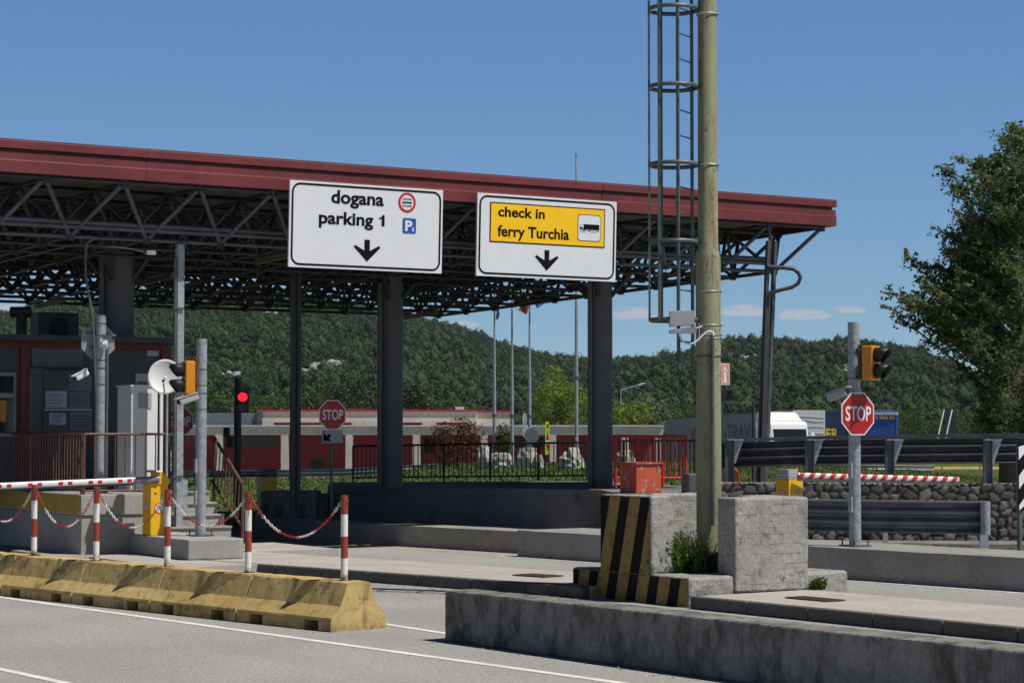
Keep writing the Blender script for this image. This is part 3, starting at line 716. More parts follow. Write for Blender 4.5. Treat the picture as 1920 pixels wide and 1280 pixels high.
m = MB(); m.disc(P(u, h, .005), n, ru, 32, 0, ru*.74, tl); m.disc(P(u, h, .0045), n, ru*.745, 32, 1, None, tl); m.build('customs_roundel', [MT['signred'], MT['signwhite']], t)
m = MB(); m.text('DOGANA', P(u-ru*.52, h+ru*.22, .008), U, tl, ru*1.04, ru*.26, .01); m.text('DOUANE', P(u-ru*.52, h-ru*.46, .008), U, tl, ru*1.04, ru*.26, .01)
m.box(P(u-ru*.56, h-ru*.06, .007), U*ru*1.12, tl*ru*.14, n*.002); m.build('roundel_lettering', MT['signblack'], t)
u0, h0 = uvp(754.5, 437); u1, _ = uvp(779.5, 437); _, h1 = uvp(755, 408.5)
m = MB(); m.prism([P(u0+.02, h0, .003), P(u1-.02, h0, .003), P(u1, h0+.02, .003), P(u1, h1-.02, .003), P(u1-.02, h1, .003), P(u0+.02, h1, .003), P(u0, h1-.02, .003), P(u0, h0+.02, .003)], n*.003); m.build('parking_plate', MT['signblue'], t)
w_ = u1-u0; m = MB(); m.text('P', P(u0+w_*.18, h0+(h1-h0)*.15, .009), U, tl, w_*.54, (h1-h0)*.7, .04); m.text('1', P(u0+w_*.72, h0+(h1-h0)*.13, .009), U, tl, w_*.1, (h1-h0)*.27, .005); m.build('parking_letter', MT['signwhite'], t)
t, P, uvp, words, arrow, n, tl = gantry(((896, 361), (1157, 379), (1153, 529), (893, 516)), 'ferry_sign', 'white and yellow overhead sign reading check in ferry Turchia with a lorry symbol')
u0, h0 = uvp(917.5, 453.5); u1, h1 = uvp(1134.5, 392.5)
m = MB(); m.prism([P(u0, h0, .003), P(u1, h0, .003), P(u1, h1, .003), P(u0, h1, .003)], n*.002); m.build('yellow_edge', MT['signblack'], t)
m = MB(); e = .022; m.prism([P(u0+e, h0+e, .005), P(u1-e, h0+e, .005), P(u1-e, h1-e, .005), P(u0+e, h1-e, .005)], n*.003); m.build('yellow_panel', MT['signyellow'], t)
words('check in', 933.5, 1021, 406, 386.5, off=.010); words('ferry Turchia', 932, 1066.5, 449.5, 421.5, off=.010)
arrow(1025.5, 469, 507.5, 22)
u0, h0 = uvp(1082, 451.5); u1, _ = uvp(1125.5, 451.5); _, h1 = uvp(1083, 401.5)
m = MB(); k = .05
def rrect(u0, h0, u1, h1, k, off): return [P(a, b, off) for a, b in ((u0+k, h0), (u1-k, h0), (u1-k*.3, h0+k*.3), (u1, h0+k), (u1, h1-k), (u1-k*.3, h1-k*.3), (u1-k, h1), (u0+k, h1), (u0+k*.3, h1-k*.3), (u0, h1-k), (u0, h0+k), (u0+k*.3, h0+k*.3))]
m.prism(rrect(u0, h0, u1, h1, k, .009), n*.001, 0); m.prism(rrect(u0+.012, h0+.012, u1-.012, h1-.012, k, .011), n*.002, 1); m.build('lorry_plate', [MT['signblack'], MT['signwhite']], t)
w_, g_ = u1-u0, h1-h0; B = lambda x, y, ww, hh: m.box(P(u0+w_*x, h0+g_*y, .0135), U*w_*ww, tl*g_*hh, n*.002)
m = MB(); B(.25, .44, .68, .2); B(.08, .45, .14, .07); B(.4, .385, .16, .03); B(.8, .385, .12, .03); B(.22, .4, .12, .04); B(.08, .52, .012, .07); B(.08, .585, .12, .01)
for x in (.16, .285, .6, .73): m.disc(P(u0+w_*x, h0+g_*.38, .0145), n, w_*.055, 14, 0, w_*.04, tl)
m.build('lorry_symbol', MT['signblack'], t)
# ------------------------------------------------------------------ island platform at the left
PZ = 1.1
C = gz(152, 1039, .15); C.z = 0
def pv(u, v, z=0.): return C+U*u+V*v+Z*z
t = thing('concrete_platform', 'grey concrete booth platform with a yellow painted top edge and lit end face', 'platform', pv(1, 4, 0))
m = MB(); m.prism([pv(0, 0), pv(1.5, 0), pv(1.5, 1.6), pv(2.9, 1.6), pv(2.9, 16), pv(0, 16)], Z*(PZ-.34)); m.build('wall', MT['conc_fine'], t, bevel=.01)
m = MB(); m.prism([pv(-.02, -.03, PZ-.335), pv(1.5, -.03, PZ-.335), pv(1.5, 1.6, PZ-.335), pv(2.92, 1.6, PZ-.335), pv(2.92, 16, PZ-.335), pv(-.02, 16, PZ-.335)], Z*.335); m.build('edge_slab', MT['conc_fine'], t, bevel=.015)
m = MB(); m.quad(pv(-.024, 0, PZ-.30), pv(-.024, 15, PZ-.30), pv(-.024, 15, PZ-.02), pv(-.024, 0, PZ-.02)); m.build('yellow_edge', worn_paint('yellow_edge_paint', (.42, .28, .03), (.2, .19, .17), .6), t)
# steps
t = thing('concrete_steps', 'pale concrete steps climbing to the booth platform beside the brown handrail', 'steps', pv(3.1, .6, .15))
nst = 5; rise = (PZ-.15)/nst
for i in range(nst):
    m = MB(); z0 = .15+i*rise; m.prism([pv(1.52, .1+i*.3, .15), pv(2.8, .1+i*.3, .15), pv(2.8, 1.59, .15), pv(1.52, 1.59, .15)], Z*(rise*(i+1)-.03)) if i == 0 else m.prism([pv(1.52, .1+i*.3, z0-.029), pv(2.8, .1+i*.3, z0-.029), pv(2.8, 1.59, z0-.029), pv(1.52, 1.59, z0-.029)], Z*(rise-.001))
    m.prism([pv(1.52, .07+i*.3, z0+rise-.028), pv(2.8, .07+i*.3, z0+rise-.028), pv(2.8, .38+i*.3, z0+rise-.028), pv(1.52, .38+i*.3, z0+rise-.028)], Z*.028)
    m.build('step', MT['conc_fine'], t)
# pavement the platform stands on
m = MB(); m.prism([pv(-.5, -.6, 0), pv(4.3, -.6, 0), pv(4.3, 1.9, 0), pv(-.5, 1.9, 0)], Z*.146); struct(m.build('pavement', MT['pave']))
# railings
def rail(name, label, cat, runs, h, mat, zbase=0, step=.13, r=.022, rb=.01, posts=1.1, low=.1, group=None):
    t = thing(name, label, cat, runs[0][0], group); nb = 0
    for a, b in runs:
        a, b = Vector(a), Vector(b); L = (b-a).length
        MB().tube(a+Z*h, b+Z*h, r, n=8).build('top_rail', mat, t)
        MB().tube(a+Z*low, b+Z*low, r*.8, n=8).build('bottom_rail', mat, t)
        n = max(1, round(L/posts))
        for i in range(n+1):
            p = a+(b-a)*(i/n); MB().tube(p, p+Z*h, r, n=8).build('post', mat, t)
        n = max(1, round(L/step))
        for i in range(1, n):
            p = a+(b-a)*(i/n); MB().tube(p+Z*low, p+Z*h, rb, n=6).build('baluster', mat, t); nb += 1
    return t
a = pv(.06, .06, PZ); b = pv(1.46, .06, PZ); c = pv(.06, 7.5, PZ)
rail('railing', 'brown steel railing along the lit front edge of the booth platform', 'railing', [(a, b)], .97, MT['brown'], step=.17, posts=.95, rb=.011, low=.06)
rail('railing', 'dark brown railing in shade along the lane side of the booth platform', 'railing', [(a+V*.1, c)], .97, MT['brown'], step=.13, posts=2.2, rb=.011, low=.08)
# stair handrail
t = thing('stair_railing', 'brown sloping stair handrail with balusters beside the concrete steps', 'railing', pv(4.1, .1, .15))
p0, p1 = at(402, 820, 37.9), at(455, 908, 36.3); MB().tube(p0, p1, .028, n=8).build('handrail', MT['brown'], t)
q0, q1 = at(396, 900, 37.9), at(452, 985, 36.3); MB().tube(q0, q1, .022, n=8).build('bottom_rail', MT['brown'], t)
MB().tube(p1, Vector((p1.x, p1.y, .15)), .028, n=8).build('post', MT['brown'], t)
MB().tube(p0, Vector((p0.x, p0.y, .9)), .028, n=8).build('post', MT['brown'], t)
for i in range(1, 9): a = p0+(p1-p0)*(i/9); b = q0+(q1-q0)*(i/9); MB().tube(a, b, .011, n=6).build('baluster', MT['brown'], t)
a, b = pv(1.6, 1.75, PZ), pv(2.85, 1.75, PZ)
rail('railing', 'black railing at the top of the steps behind the galvanised posts', 'railing', [(a, b)], .95, MT['dark'], step=.14, posts=.8)
# ------------------------------------------------------------------ booth
BV = 3.5
t = thing('toll_booth', 'dim customs booth with dark red frame and notice case on the left platform', 'booth', pv(-1, BV+2, PZ))
def bp(px, py): return hitp(px, py, pv(0, BV, 0), -V)
def rect(px0, py0, px1, py1, out, mb, th=.02, m=0):
    a = bp(px0, py1); b = bp(px1, py1); za = bp(px0, py1).z; zb = bp(px0, py0).z
    a.z = za; b.z = za
    mb.prism([a-V*out, b-V*out, b-V*out+V*th, a-V*out+V*th], Z*(zb-za), m)
zr = bp(40, 640).z
uL = (bp(-150, 700)-C).dot(U); uR = (bp(312, 700)-C).dot(U)
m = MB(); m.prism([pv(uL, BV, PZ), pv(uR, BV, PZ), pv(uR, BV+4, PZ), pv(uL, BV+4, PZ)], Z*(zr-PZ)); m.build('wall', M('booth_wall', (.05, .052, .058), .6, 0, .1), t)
m = MB(); m.prism([pv(uL, BV-.6, zr), pv(uR+.2, BV-.6, zr), pv(uR+.2, BV+4.3, zr), pv(uL, BV+4.3, zr)], Z*.1); m.build('roof', MT['dark'], t)
MT['booth_red'] = M('booth_red_frame', (.10, .018, .014), .6, 0, .15)
for x0, x1 in ((34, 50), (298, 316)):
    m = MB(); rect(x0, 640, x1, 916, .09, m, .12); m.build('frame_post', MT['booth_red'], t)
m = MB(); rect(-150, 632, 312, 648, .08, m, .1); m.build('frame_beam', MT['booth_red'], t)
m = MB(); rect(-60, 697, 28, 818, .03, m, .03); w = m.build('window', M('booth_window_frame', (.2, .2, .19), .5), t)
m = MB(); rect(-55, 704, 24, 736, .036, m, .005); rect(-55, 745, 24, 812, .036, m, .005, 0); m.build('pane', MT['glass'], w)
m = MB(); rect(-20, 750, 10, 790, .05, m, .01, 0); rect(2, 780, 6, 792, .055, m, .01, 1); m.build('sill_items', [M('amber_poster', (.35, .2, .02), .6), MT['orange']], w)
m = MB(); rect(58, 645, 155, 687, .03, m, .03); m.build('panel', M('booth_panel', (.085, .095, .11), .5), t)
m = MB(); rect(50, 690, 78, 817, .12, m, .12); m.build('side_panel', M('booth_side', (.08, .078, .07), .7, 0, .2), t)
cs = MB(); rect(75, 694, 166, 818, .16, cs, .16); cs = cs.build('notice_case', M('notice_case', (.055, .058, .062), .5), t)
for k, (x0, y0, x1, y1) in enumerate(((79, 733, 119, 764), (123, 735, 162, 765), (86, 774, 117, 796), (125, 772, 165, 807), (122, 703, 165, 732))):
    m = MB(); rect(x0, y0, x1, y1, .172, m, .008)
    if k == 4: pass
    for i in range(4):
        yy = y0+(y1-y0)*(.2+.17*i); rect(x0+5, yy, x1-6-3*(i % 2), yy+1.1, .174, m, .001, 1)
    m.build('notice', [M('notice_paper', (.30, .33, .42) if k in (0, 2) else (.13, .14, .155), .6), MT['dark']], cs)
m = MB()
for yy in (766, 812): rect(77, yy, 166, yy+3, .185, m, .02)
m.build('shelf_edge', MT['plastic'], cs)
m = MB(); rect(276, 651, 298, 667, .01, m, .012, 0); rect(277, 655, 297, 657, .015, m, .005, 1); m.build('plate', [MT['plastic'], MT['yellow']], t)
m = MB(); rect(253, 700, 278, 800, .02, m, .02); m.build('door', MT['plastic'], t)
m = MB(); rect(256, 715, 274, 722, .03, m, .01); m.build('door_window', MT['glass'], t)
# roof plant
t = thing('air_conditioner', 'dark boxy air conditioning unit sitting on the booth roof', 'air conditioner', pv(.4, BV+1.6, zr+.1))
p = at(102, 640, 40.4); p.z = zr+.1; m = MB(); m.cbox(p, .78, .5, .55, U, V); m.build('case', M('ac_case', (.07, .07, .075), .6), t, bevel=.02)
m = MB(); m.disc(p-V*.252+Z*.26, -V, .2, 24); m.build('fan_grille', MT['black'], t)
t = thing('roof_vent', 'dark round topped vent pipe on the booth roof at the left', 'vent pipe', at(40, 640, 39.5))
p = at(40, 640, 39.5); p.z = zr+.1; m = MB(); m.tube(p, p+Z*.52, .1, n=14); m.build('pipe', MT['dark'], t); m = MB(); m.tube(p+Z*.52-X*.2, p+Z*.52+X*.17, .1, n=14); m.build('cowl', MT['dark'], t)
# ------------------------------------------------------------------ things on the platform
c = gz(250, 930, PZ); c = at(250, 900, 36.5); c.z = PZ
a = at(245, 900, 36.2); a.z = PZ; t = thing('electrical_cabinet', 'tall pale grey electrical cabinet on the platform behind the brown railing', 'cabinet', a)
w, dp, h = .48, .62, at(245, 724, 36.2).z-PZ
m = MB(); m.prism([a, a+U*w, a+U*w+V*dp, a+V*dp], Z*h); m.build('case', MT['white_paint'], t, bevel=.012)
m = MB(); m.prism([a-U*.02-V*.02+Z*h, a+U*(w+.02)-V*.02+Z*h, a+U*(w+.02)+V*(dp+.02)+Z*h, a-U*.02+V*(dp+.02)+Z*h], Z*.025); m.build('lid', MT['white_paint'], t)
m = MB(); m.box(a+U*.12-V*.012+Z*(h-.37), U*.24, V*.012, Z*.26); m.build('vent', MT['plastic'], t)
m = MB(); m.box(a+U*.08-V*.012+Z*(h*.55), U*.1, V*.012, Z*.02); m.build('handle', MT['dark'], t)
b_ = a+U*.53-V*.02; m = MB(); m.cbox(b_, .05, .05, 1.75, U, V); m.build('edge_post', MT['white_paint'], t)
a = at(187, 920, 35.6); a.z = PZ; zt = at(187, 591, 35.6).z
t = thing('camera_pole', 'galvanised round pole with strapped conduit on the left platform', 'pole', a)
m = MB(); m.tube(a, Vector((a.x, a.y, zt)), .082, n=24); m.build('shaft', MT['galv'], t)
m = MB(); q = a+U*.085-V*.06; m.tube(q, Vector((q.x, q.y, at(187, 655, 35.6).z)), .028, n=8); m.build('conduit', MT['galv_d'], t)
m = MB()
for y in (606, 629, 675, 690, 720): m.path([Vector((a.x+.087*math.cos(k), a.y+.087*math.sin(k), at(187, y, 35.6).z)) for k in np.linspace(0, 6.28, 18, endpoint=False)], .006, 4, closed=True)
m.build('straps', MT['dark'], t)
t2 = thing('stop_sign', 'grey unpainted back of an octagonal sign strapped to the left camera pole', 'road sign', at(184, 640, 35.75))
def octo(c, r, nrm, th, mb, m=0):
    nrm = nrm.normalized(); e = Z.cross(nrm).normalized()
    pts = [c+e*(r*math.cos(math.pi/8+k*math.pi/4)/math.cos(math.pi/8))+Z*(r*math.sin(math.pi/8+k*math.pi/4)/math.cos(math.pi/8)) for k in range(8)]
    mb.prism(pts, nrm*th, m)
m = MB(); octo(at(184, 640, 35.72), .29, V, .012, m); m.build('plate', MT['signback'], t2)
m = MB(); c_ = at(184, 640, 35.70)
for z in (-.12, .12): m.box(c_-U*.2+Z*z-V*.02, U*.4, V*.02, Z*.03)
m.build('rails', MT['galv_d'], t2)
def camera(name, label, c, d, L=.3, w=.1, mat='plastic'):
    d = d.normalized(); s = d.cross(Z).normalized(); up = s.cross(d); c = Vector(c)
    t = thing(name, label, 'camera', c)
    m = MB(); m.prism([c-s*w/2-up*w/2-d*L/2, c+s*w/2-up*w/2-d*L/2, c+s*w/2+up*w/2-d*L/2, c-s*w/2+up*w/2-d*L/2], d*L); m.build('housing', MT[mat], t, bevel=.02)
    m = MB(); m.prism([c-s*w*.62+up*w*.5-d*L*.5, c+s*w*.62+up*w*.5-d*L*.5, c+s*w*.62+up*w*.62-d*L*.5, c-s*w*.62+up*w*.62-d*L*.5], d*L*1.15); m.build('sunshield', MT[mat], t)
    m = MB(); m.tube(c+d*(L/2), c+d*(L/2+.012), w*.38, n=14); m.build('lens', MT['glass'], t)
    return t
t = camera('cctv_camera', 'white bullet camera pointing down beside the left camera pole', at(153, 703, 35.3), Vector((-.55, -.35, -.35)), .24, .1, 'white_paint')
m = MB(); m.path([at(158, 700, 35.35), at(168, 702, 35.45), at(180, 702, 35.5)], .018, 6); m.build('bracket', MT['dark'], t)
t = camera('cctv_camera', 'small pale box camera on an arm high on the left camera pole', at(203, 633, 35.3), Vector((.8, -.5, -.05)), .2, .08, 'plastic')
m = MB(); m.box(at(186, 652, 35.45), U*.12, -V*.06, Z*.14); m.tube(at(191, 640, 35.4), at(200, 633, 35.35), .015, n=6); m.build('bracket', MT['white_paint'], t)
# satellite dish
c = at(309, 706, 35.05); nd = Vector((.08, -.97, .16)).normalized()
t = thing('satellite_dish', 'white satellite dish on a thin pole at the platform railing', 'satellite dish', at(310, 920, 35.1))
e = Z.cross(nd).normalized(); g_ = nd.cross(e); m = MB(); vs = []; nr, na = 8, 36
for i in range(nr+1):
    r = i/nr
    for k in range(na): 
        a = 2*math.pi*k/na; vs.append(c+e*(.275*r*math.cos(a))+g_*(.29*r*math.sin(a))+nd*(.07*r*r-.07))
m.add(vs, [(i*na+k, i*na+(k+1) % na, (i+1)*na+(k+1) % na, (i+1)*na+k) for i in range(nr) for k in range(na)], smooth=True)
o = m.build('dish', MT['white_paint'], t); s_ = o.modifiers.new('s', 'SOLIDIFY'); s_.thickness = .008
m = MB(); p = at(311, 733, 35.1); m.tube(Vector((p.x, p.y+.12, PZ)), Vector((p.x, p.y+.12, c.z-.02)), .022, n=10); m.build('pole', MT['galv'], t)
f = c+nd*.30-Z*.16; m = MB(); m.tube(c-Z*.27, f, .011, n=6); m.build('arm', MT['dark'], t)
m = MB(); m.tube(f-nd*.04+Z*.05, f+nd*.04-Z*.0+Z*.03, .024, n=10); m.build('receiver', MT['dark'], t)
# ------------------------------------------------------------------ low plinth with gate housing and light post
Q = gz(353, 1050, .15); Q.z = .15
qv = lambda u, v, z=.15: Vector((Q.x, Q.y, 0))+U*u+V*v+Z*z
m = MB(); m.prism([qv(0, 0), qv(.86, 0), qv(.95, .06), qv(.95, 2.7), qv(0, 2.7)], Z*.31); o = m.build('concrete_plinth', MT['conc_fine'], bevel=.02)
tag(o, 'low smooth concrete plinth under the yellow gate housing and left light post', 'plinth')
m = MB(); m.prism([Vector((q.x, q.y, 0)) for q in (qv(-.9, -1.6), qv(1.6, -1.2), qv(1.6, 2.9), qv(-.9, 3.0))], Z*.148); struct(m.build('pavement', MT['pave']))
def nopeds(mb, c, nrm, r, up=Z):
    e = up.cross(nrm).normalized()
    mb.disc(c, nrm, r, 28, 1); mb.disc(c+nrm*.001, nrm, r, 28, 2, r*.82)
    P = lambda x, y: c+nrm*.0012+e*x*r+up*y*r
    mb.disc(P(.02, .55), nrm, r*.12, 10, 3)
    for q in (((-.12, .4), (.14, .4), (.1, -.05), (-.1, -.05)), ((-.1, -.05), (.03, -.05), (-.22, -.65), (-.36, -.65)), ((0, -.05), (.1, -.05), (.36, -.6), (.24, -.66)), ((-.12, .38), (-.1, .25), (-.42, .08), (-.46, .18)), ((.12, .38), (.1, .25), (.36, 0), (.44, .07))): mb.poly([P(*k) for k in q], 3)
    mb.poly([c+nrm*.002+e*x*r+up*y*r for x, y in ((-.66, .58), (-.58, .66), (.66, -.58), (.58, -.66))], 2)
def gate(label, cpos, zb, h, w, boom_dir, boom_len, boom_mat, lamp=True, armoff=0.0, mast='yellow'):
    c = Vector((cpos.x, cpos.y, zb)); t = thing('barrier_gate', label, 'gate barrier', c)
    dp = .34
    B = lambda u, v, z: c+U*u+V*v+Z*z
    m = MB(); m.prism([B(-w/2, -dp/2, 0), B(w/2, -dp/2, 0), B(w/2, dp/2, 0), B(-w/2, dp/2, 0)], Z*h); m.build('housing', MT[mast], t, bevel=.012)
    return t, B, dp
def reflect_mat(name, axis, origin, period, duty, slant=0, a=(.52, .02, .02), b=(.72, .72, .71)):
    t = NT(name); ph = t.math('FRACT', t.math('DIVIDE', t.math('SUBTRACT', t.dot(Vector(axis)+Z*slant), Vector(origin).dot(Vector(axis)+Z*slant)), period))
    return t.done(t.mix(t.math('LESS_THAN', ph, duty), c4(b), c4(a)), .35)
gc = at(291, 960, 34.55)
w, h = .30, at(291, 905, 34.4).z-.46
t, B, dp = gate('yellow barrier gate with a long white arm stretched across the left lane', gc, .46, h, w, None, 0, None)
m = MB(); m.prism([B(-.03, -.19, h-.02), B(w/2+.02, -.19, h-.02), B(w/2+.02, -.19, h+.06), B(.06, -.19, h+.17), B(-.03, -.19, h+.17)], V*.33); m.build('head', MT['yellow'], t, bevel=.01)
m = MB(); m.prism([B(.0, .145, h-.02), B(w/2+.035, .145, h-.02), B(w/2+.035, .2, h-.02), B(.0, .2, h-.02)], Z*.21); m.build('cap', MT['white_paint'], t, bevel=.01)
m = MB(); nopeds(m, B(.0, -dp/2-.002, h*.52), -V, .088); m.build('prohibition_sign', [MT['plastic'], MT['signwhite'], MT['signred'], MT['signblack']], t)
m = MB(); nopeds(m, B(-w/2-.002, 0, h*.55), -U, .088); m.build('prohibition_sign', [MT['plastic'], MT['signwhite'], MT['signred'], MT['signblack']], t)
m = MB(); m.text('AIB', B(.02, -dp/2-.003, h*.70), U+Z*0, Z, .13, .05, .03); m.build('lettering', MT['plastic'], t)
m = MB(); m.tube(B(-.07, -dp/2-.003, h*.80), B(-.07, -dp/2, h*.80), .018, n=12); m.build('lock', MT['dark'], t)
m = MB(); m.cbox(B(-.1, -.05, h+.17), .16, .06, .035, U, V); m.build('lamp', M('amber_lamp', (.45, .12, .01), .3), t)
b0 = B(-.02, -.2, h+.06); b1 = at(-260, 922, 32.0); bd = (b1-b0).normalized(); bl_ = (b1-b0).length
bs = bd.cross(Z).normalized(); m = MB()
ov = [(.028*math.cos(a), .05*math.sin(a)) for a in np.linspace(0, 6.283, 14, endpoint=False)]
m.strip([b0+bd*.42, b1], ov, closed=True, cap=True, smooth=True); arm = m.build('arm', MT['white_paint'], t)
m = MB(); m.strip([b0, b0+bd*.44], [(a*1.08, b*1.05) for a, b in ov], closed=True, cap=True, smooth=True); m.build('arm_socket', MT['galv_b'], t)
m = MB(); m.strip([b0+bd*.44-Z*.056, b1-Z*.056], [(-.02, -.02), (.02, -.02), (.02, .008), (-.02, .008)], closed=True, cap=True); m.build('rubber_edge', MT['black'], arm)
front = bs if bs.y < 0 else -bs
for k in range(7):
    s = .47+.485*k; m = MB()
    for (x0, x1, q) in ((0, .075, 0), (.075, .15, 1), (.15, .225, 0)): 
        for z0, z1, o0, o1 in ((-.028, .0, .0262, .0305), (.0, .028, .0305, .0262)):
            p = b0+bd*(s+x0); r_ = b0+bd*(s+x1); m.quad(p+front*o0+Z*z0, r_+front*o0+Z*z0, r_+front*o1+Z*z1, p+front*o1+Z*z1, q)
    m.build('reflector', [MT['signred'], MT['signwhite']], arm)
# left traffic light post
def signal_head(t, c, d, mat='amber_case', lit=None, w=.25, hgt=.53, dep=.16):
    d = d.normalized(); s = d.cross(Z).normalized(); c = Vector(c)
    m = MB(); m.prism([c-s*w/2-d*dep/2-Z*hgt/2, c+s*w/2-d*dep/2-Z*hgt/2, c+s*w/2+d*dep/2-Z*hgt/2, c-s*w/2+d*dep/2-Z*hgt/2], Z*hgt); hd = m.build('signal_head', MT[mat], t, bevel=.022, seg=3)
    for k, z in enumerate((hgt*.235, -hgt*.235)):
        f = c+d*(dep/2+.002)+Z*z
        m = MB(); m.tube(f-d*.002, f+d*.012, .1, n=22); m.build('lens', MT['lens_red'] if lit == k else MT['lens_off'], hd)
        m = MB(); n = 18; vs = []
        for i in range(n+1):
            a = math.radians(-70+320*i/n); o_ = s*math.cos(a)*.108+Z*math.sin(a)*.108
            ln = .24 if True else 0; ln = .09+.12*max(0, min(1, (math.sin(a)+.95)/1.5))
            vs += [f+o_, f+o_*.96+d*ln-Z*.012]
        m.add(vs, [(2*i, 2*i+1, 2*i+3, 2*i+2) for i in range(n)], smooth=True); o = m.build('hood', MT['black'], hd); q = o.modifiers.new('s', 'SOLIDIFY'); q.thickness = .005
    return hd
MT['amber_case'] = M('amber_signal_case', (.62, .23, .01), .4, 0, .06)
MT['lens_off'] = M('unlit_lens', (.02, .012, .012), .2)
t_ = NT('lit_red_lens'); t_.lk(t_.mix(t_.ramp(t_.noise(45, 2), .35, .65), (.85, .008, .02, 1), (1, .035, .06, 1)), t_.b.inputs['Emission Color']); t_.b.inputs['Emission Strength'].default_value = 1.0; MT['lens_red'] = t_.done((.3, .01, .01, 1), .3)
a = at(376, 1000, 34.2); a.z = .46; zt = at(376, 635, 34.2).z
def lightpost(name, label, a, zt, r, bands):
    t = thing(name, label, 'traffic light', a)
    m = MB(); m.tube(a+Z*.02, Vector((a.x, a.y, zt)), r, n=28); m.build('pole', MT['galv'], t)
    m = MB(); m.cbox(a, .34, .34, .02, U, V)
    for s in (-1, 1):
        for q in (-1, 1): m.tube(a+U*s*.13+V*q*.13, a+U*s*.13+V*q*.13+Z*.09, .012, n=8)
    m.build('base_plate', MT['galv_d'], t)
    m = MB()
    for z in bands: m.path([Vector((a.x+(r+.002)*math.cos(k), a.y+(r+.002)*math.sin(k), z)) for k in np.linspace(0, 6.28, 20, endpoint=False)], .006, 4, closed=True)
    m.build('straps', MT['dark'], t)
    m = MB()
    for z in (.5, 1.0): m.cbox(a-U*(r+.012)+V*-.02+Z*z, .03, .07, .22, U, V)
    m.build('access_covers', MT['galv'], t)
    return t
t = lightpost('traffic_light', 'galvanised post with an amber traffic light facing left above the steps', a, zt, .086, [at(376, y, 34.2).z for y in (692, 722, 737, 767)])
signal_head(t, at(353, 708, 34.1), Vector((-.87, -.42, 0)))
m = MB()
for y in (690, 726): m.box(at(360, y, 34.2), X*.1, Y*.04, Z*.03)
m.build('bracket', MT['dark'], t)
camera('cctv_camera', 'silver camera housing tilted below the left amber traffic light', at(353, 748, 34.0), Vector((-.75, -.5, -.28)), .34, .11, 'plastic')
# red lit signal
a = at(445, 900, 43); a.z = .15; zt = at(445, 709, 43).z
t = thing('traffic_light', 'dark post with a glowing red traffic light under the canopy', 'traffic light', a)
m = MB(); m.tube(a, Vector((a.x, a.y, zt)), .075, n=18); m.build('pole', MT['dark'], t)
signal_head(t, at(455, 753, 42.75), Vector((.12, -1, 0)), 'dark', 0, w=.25, hgt=.42)
m = MB(); m.cbox(at(425, 818, 42.8), .12, .2, .18); m.build('loudspeaker', MT['black'], t, bevel=.03)
# stop signs
MT['octo_red'] = M('stop_red', (.40, .006, .008), .4, 0, .05)
def stop(name, label, c, r, poles, red='octo_red', back=None):
    t = thing(name, label, 'road sign', poles[0] if poles else c)
    m = MB(); octo(c, r, V, .01, m, 0); octo(c-V*.002, r*.935, -V, .001, m, 1); m.build('plate', [MT['signwhite'], MT[red]], t)
    m = MB(); m.text('STOP', c-V*.0045-U*r*.76-Z*r*.34, U, Z, r*1.56, r*.70, .018); m.build('lettering', MT['signwhite'], t)
    for p in poles[1:]:
        m = MB(); m.tube(poles[0], p, .03, n=10); m.build('pole', MT['galv_d'], t)
    return t
c = at(623.5, 777.5, 42); a = Vector((c.x, c.y+.05, .1)); t = stop('stop_sign', 'red STOP sign with a white arrow plate below it on a thin pole', c, .29, [a+V*.04, Vector((c.x, c.y, c.z+.25))+V*.06])
p0 = hitp(623.5, 818, c, -V); m = MB(); m.box(p0-U*.225-Z*.125, U*.45, V*.01, Z*.25); m.build('arrow_plate', MT['signback'], t, bevel=.004)
P = lambda x, y: p0-V*.003+U*x+Z*y
m = MB(); m.poly([P(-.2, .1), P(-.2, -.09), P(-.02, -.09), P(-.08, -.035), P(-.03, .02), P(-.075, .065), P(-.13, .01)]); m.build('arrow', MT['signblack'], t)
c = at(337, 790, 43); stop('stop_sign', 'shaded STOP sign half hidden behind the square galvanised post', c, .29, [Vector((c.x, c.y, .15))+V*.04, Vector((c.x, c.y, c.z+.2))+V*.04])
# second, shaded gate and block under the canopy
gc = at(500, 960, 45); t, B, dp = gate('shaded yellow barrier gate under the canopy with a dark arm', gc, .2, at(500, 893, 45).z-.2, .30, None, 0, None)
h = at(500, 893, 45).z-.2; m = MB(); m.prism([B(-.16, -.18, h), B(.16, -.18, h), B(.16, .18, h), B(-.16, .18, h)], Z*.16); m.build('head', MT['galv_d'], t, bevel=.02)
m = MB(); nopeds(m, B(.02, -dp/2-.002, h*.6), -V, .09); m.build('prohibition_sign', [MT['plastic'], MT['signwhite'], MT['signred'], MT['signblack']], t)
b0, b1 = B(-.1, -.2, h+.06), at(395, 890, 43.0); m = MB(); m.strip([b0, b1], ov, closed=True, cap=True, smooth=True); m.build('arm', reflect_mat('shaded_bands', (b1-b0).normalized(), b0, .5, .5, 0, (.10, .01, .01), (.09, .09, .1)), t)  # arm's red and white bands darkened, canopy shade put into the colour
a, b = at(488, 985, 44.5), at(592, 985, 44.5); zt = at(540, 921, 44.5).z
m = MB(); m.prism([Vector((a.x, a.y, 0)), Vector((b.x, b.y, 0)), Vector((b.x, b.y+1.2, 0)), Vector((a.x, a.y+1.2, 0))], Z*zt); o = m.build('concrete_block', MT['conc_dark'], bevel=.02); tag(o, 'squat dark concrete block under the canopy at the foot of the twin post', 'block')
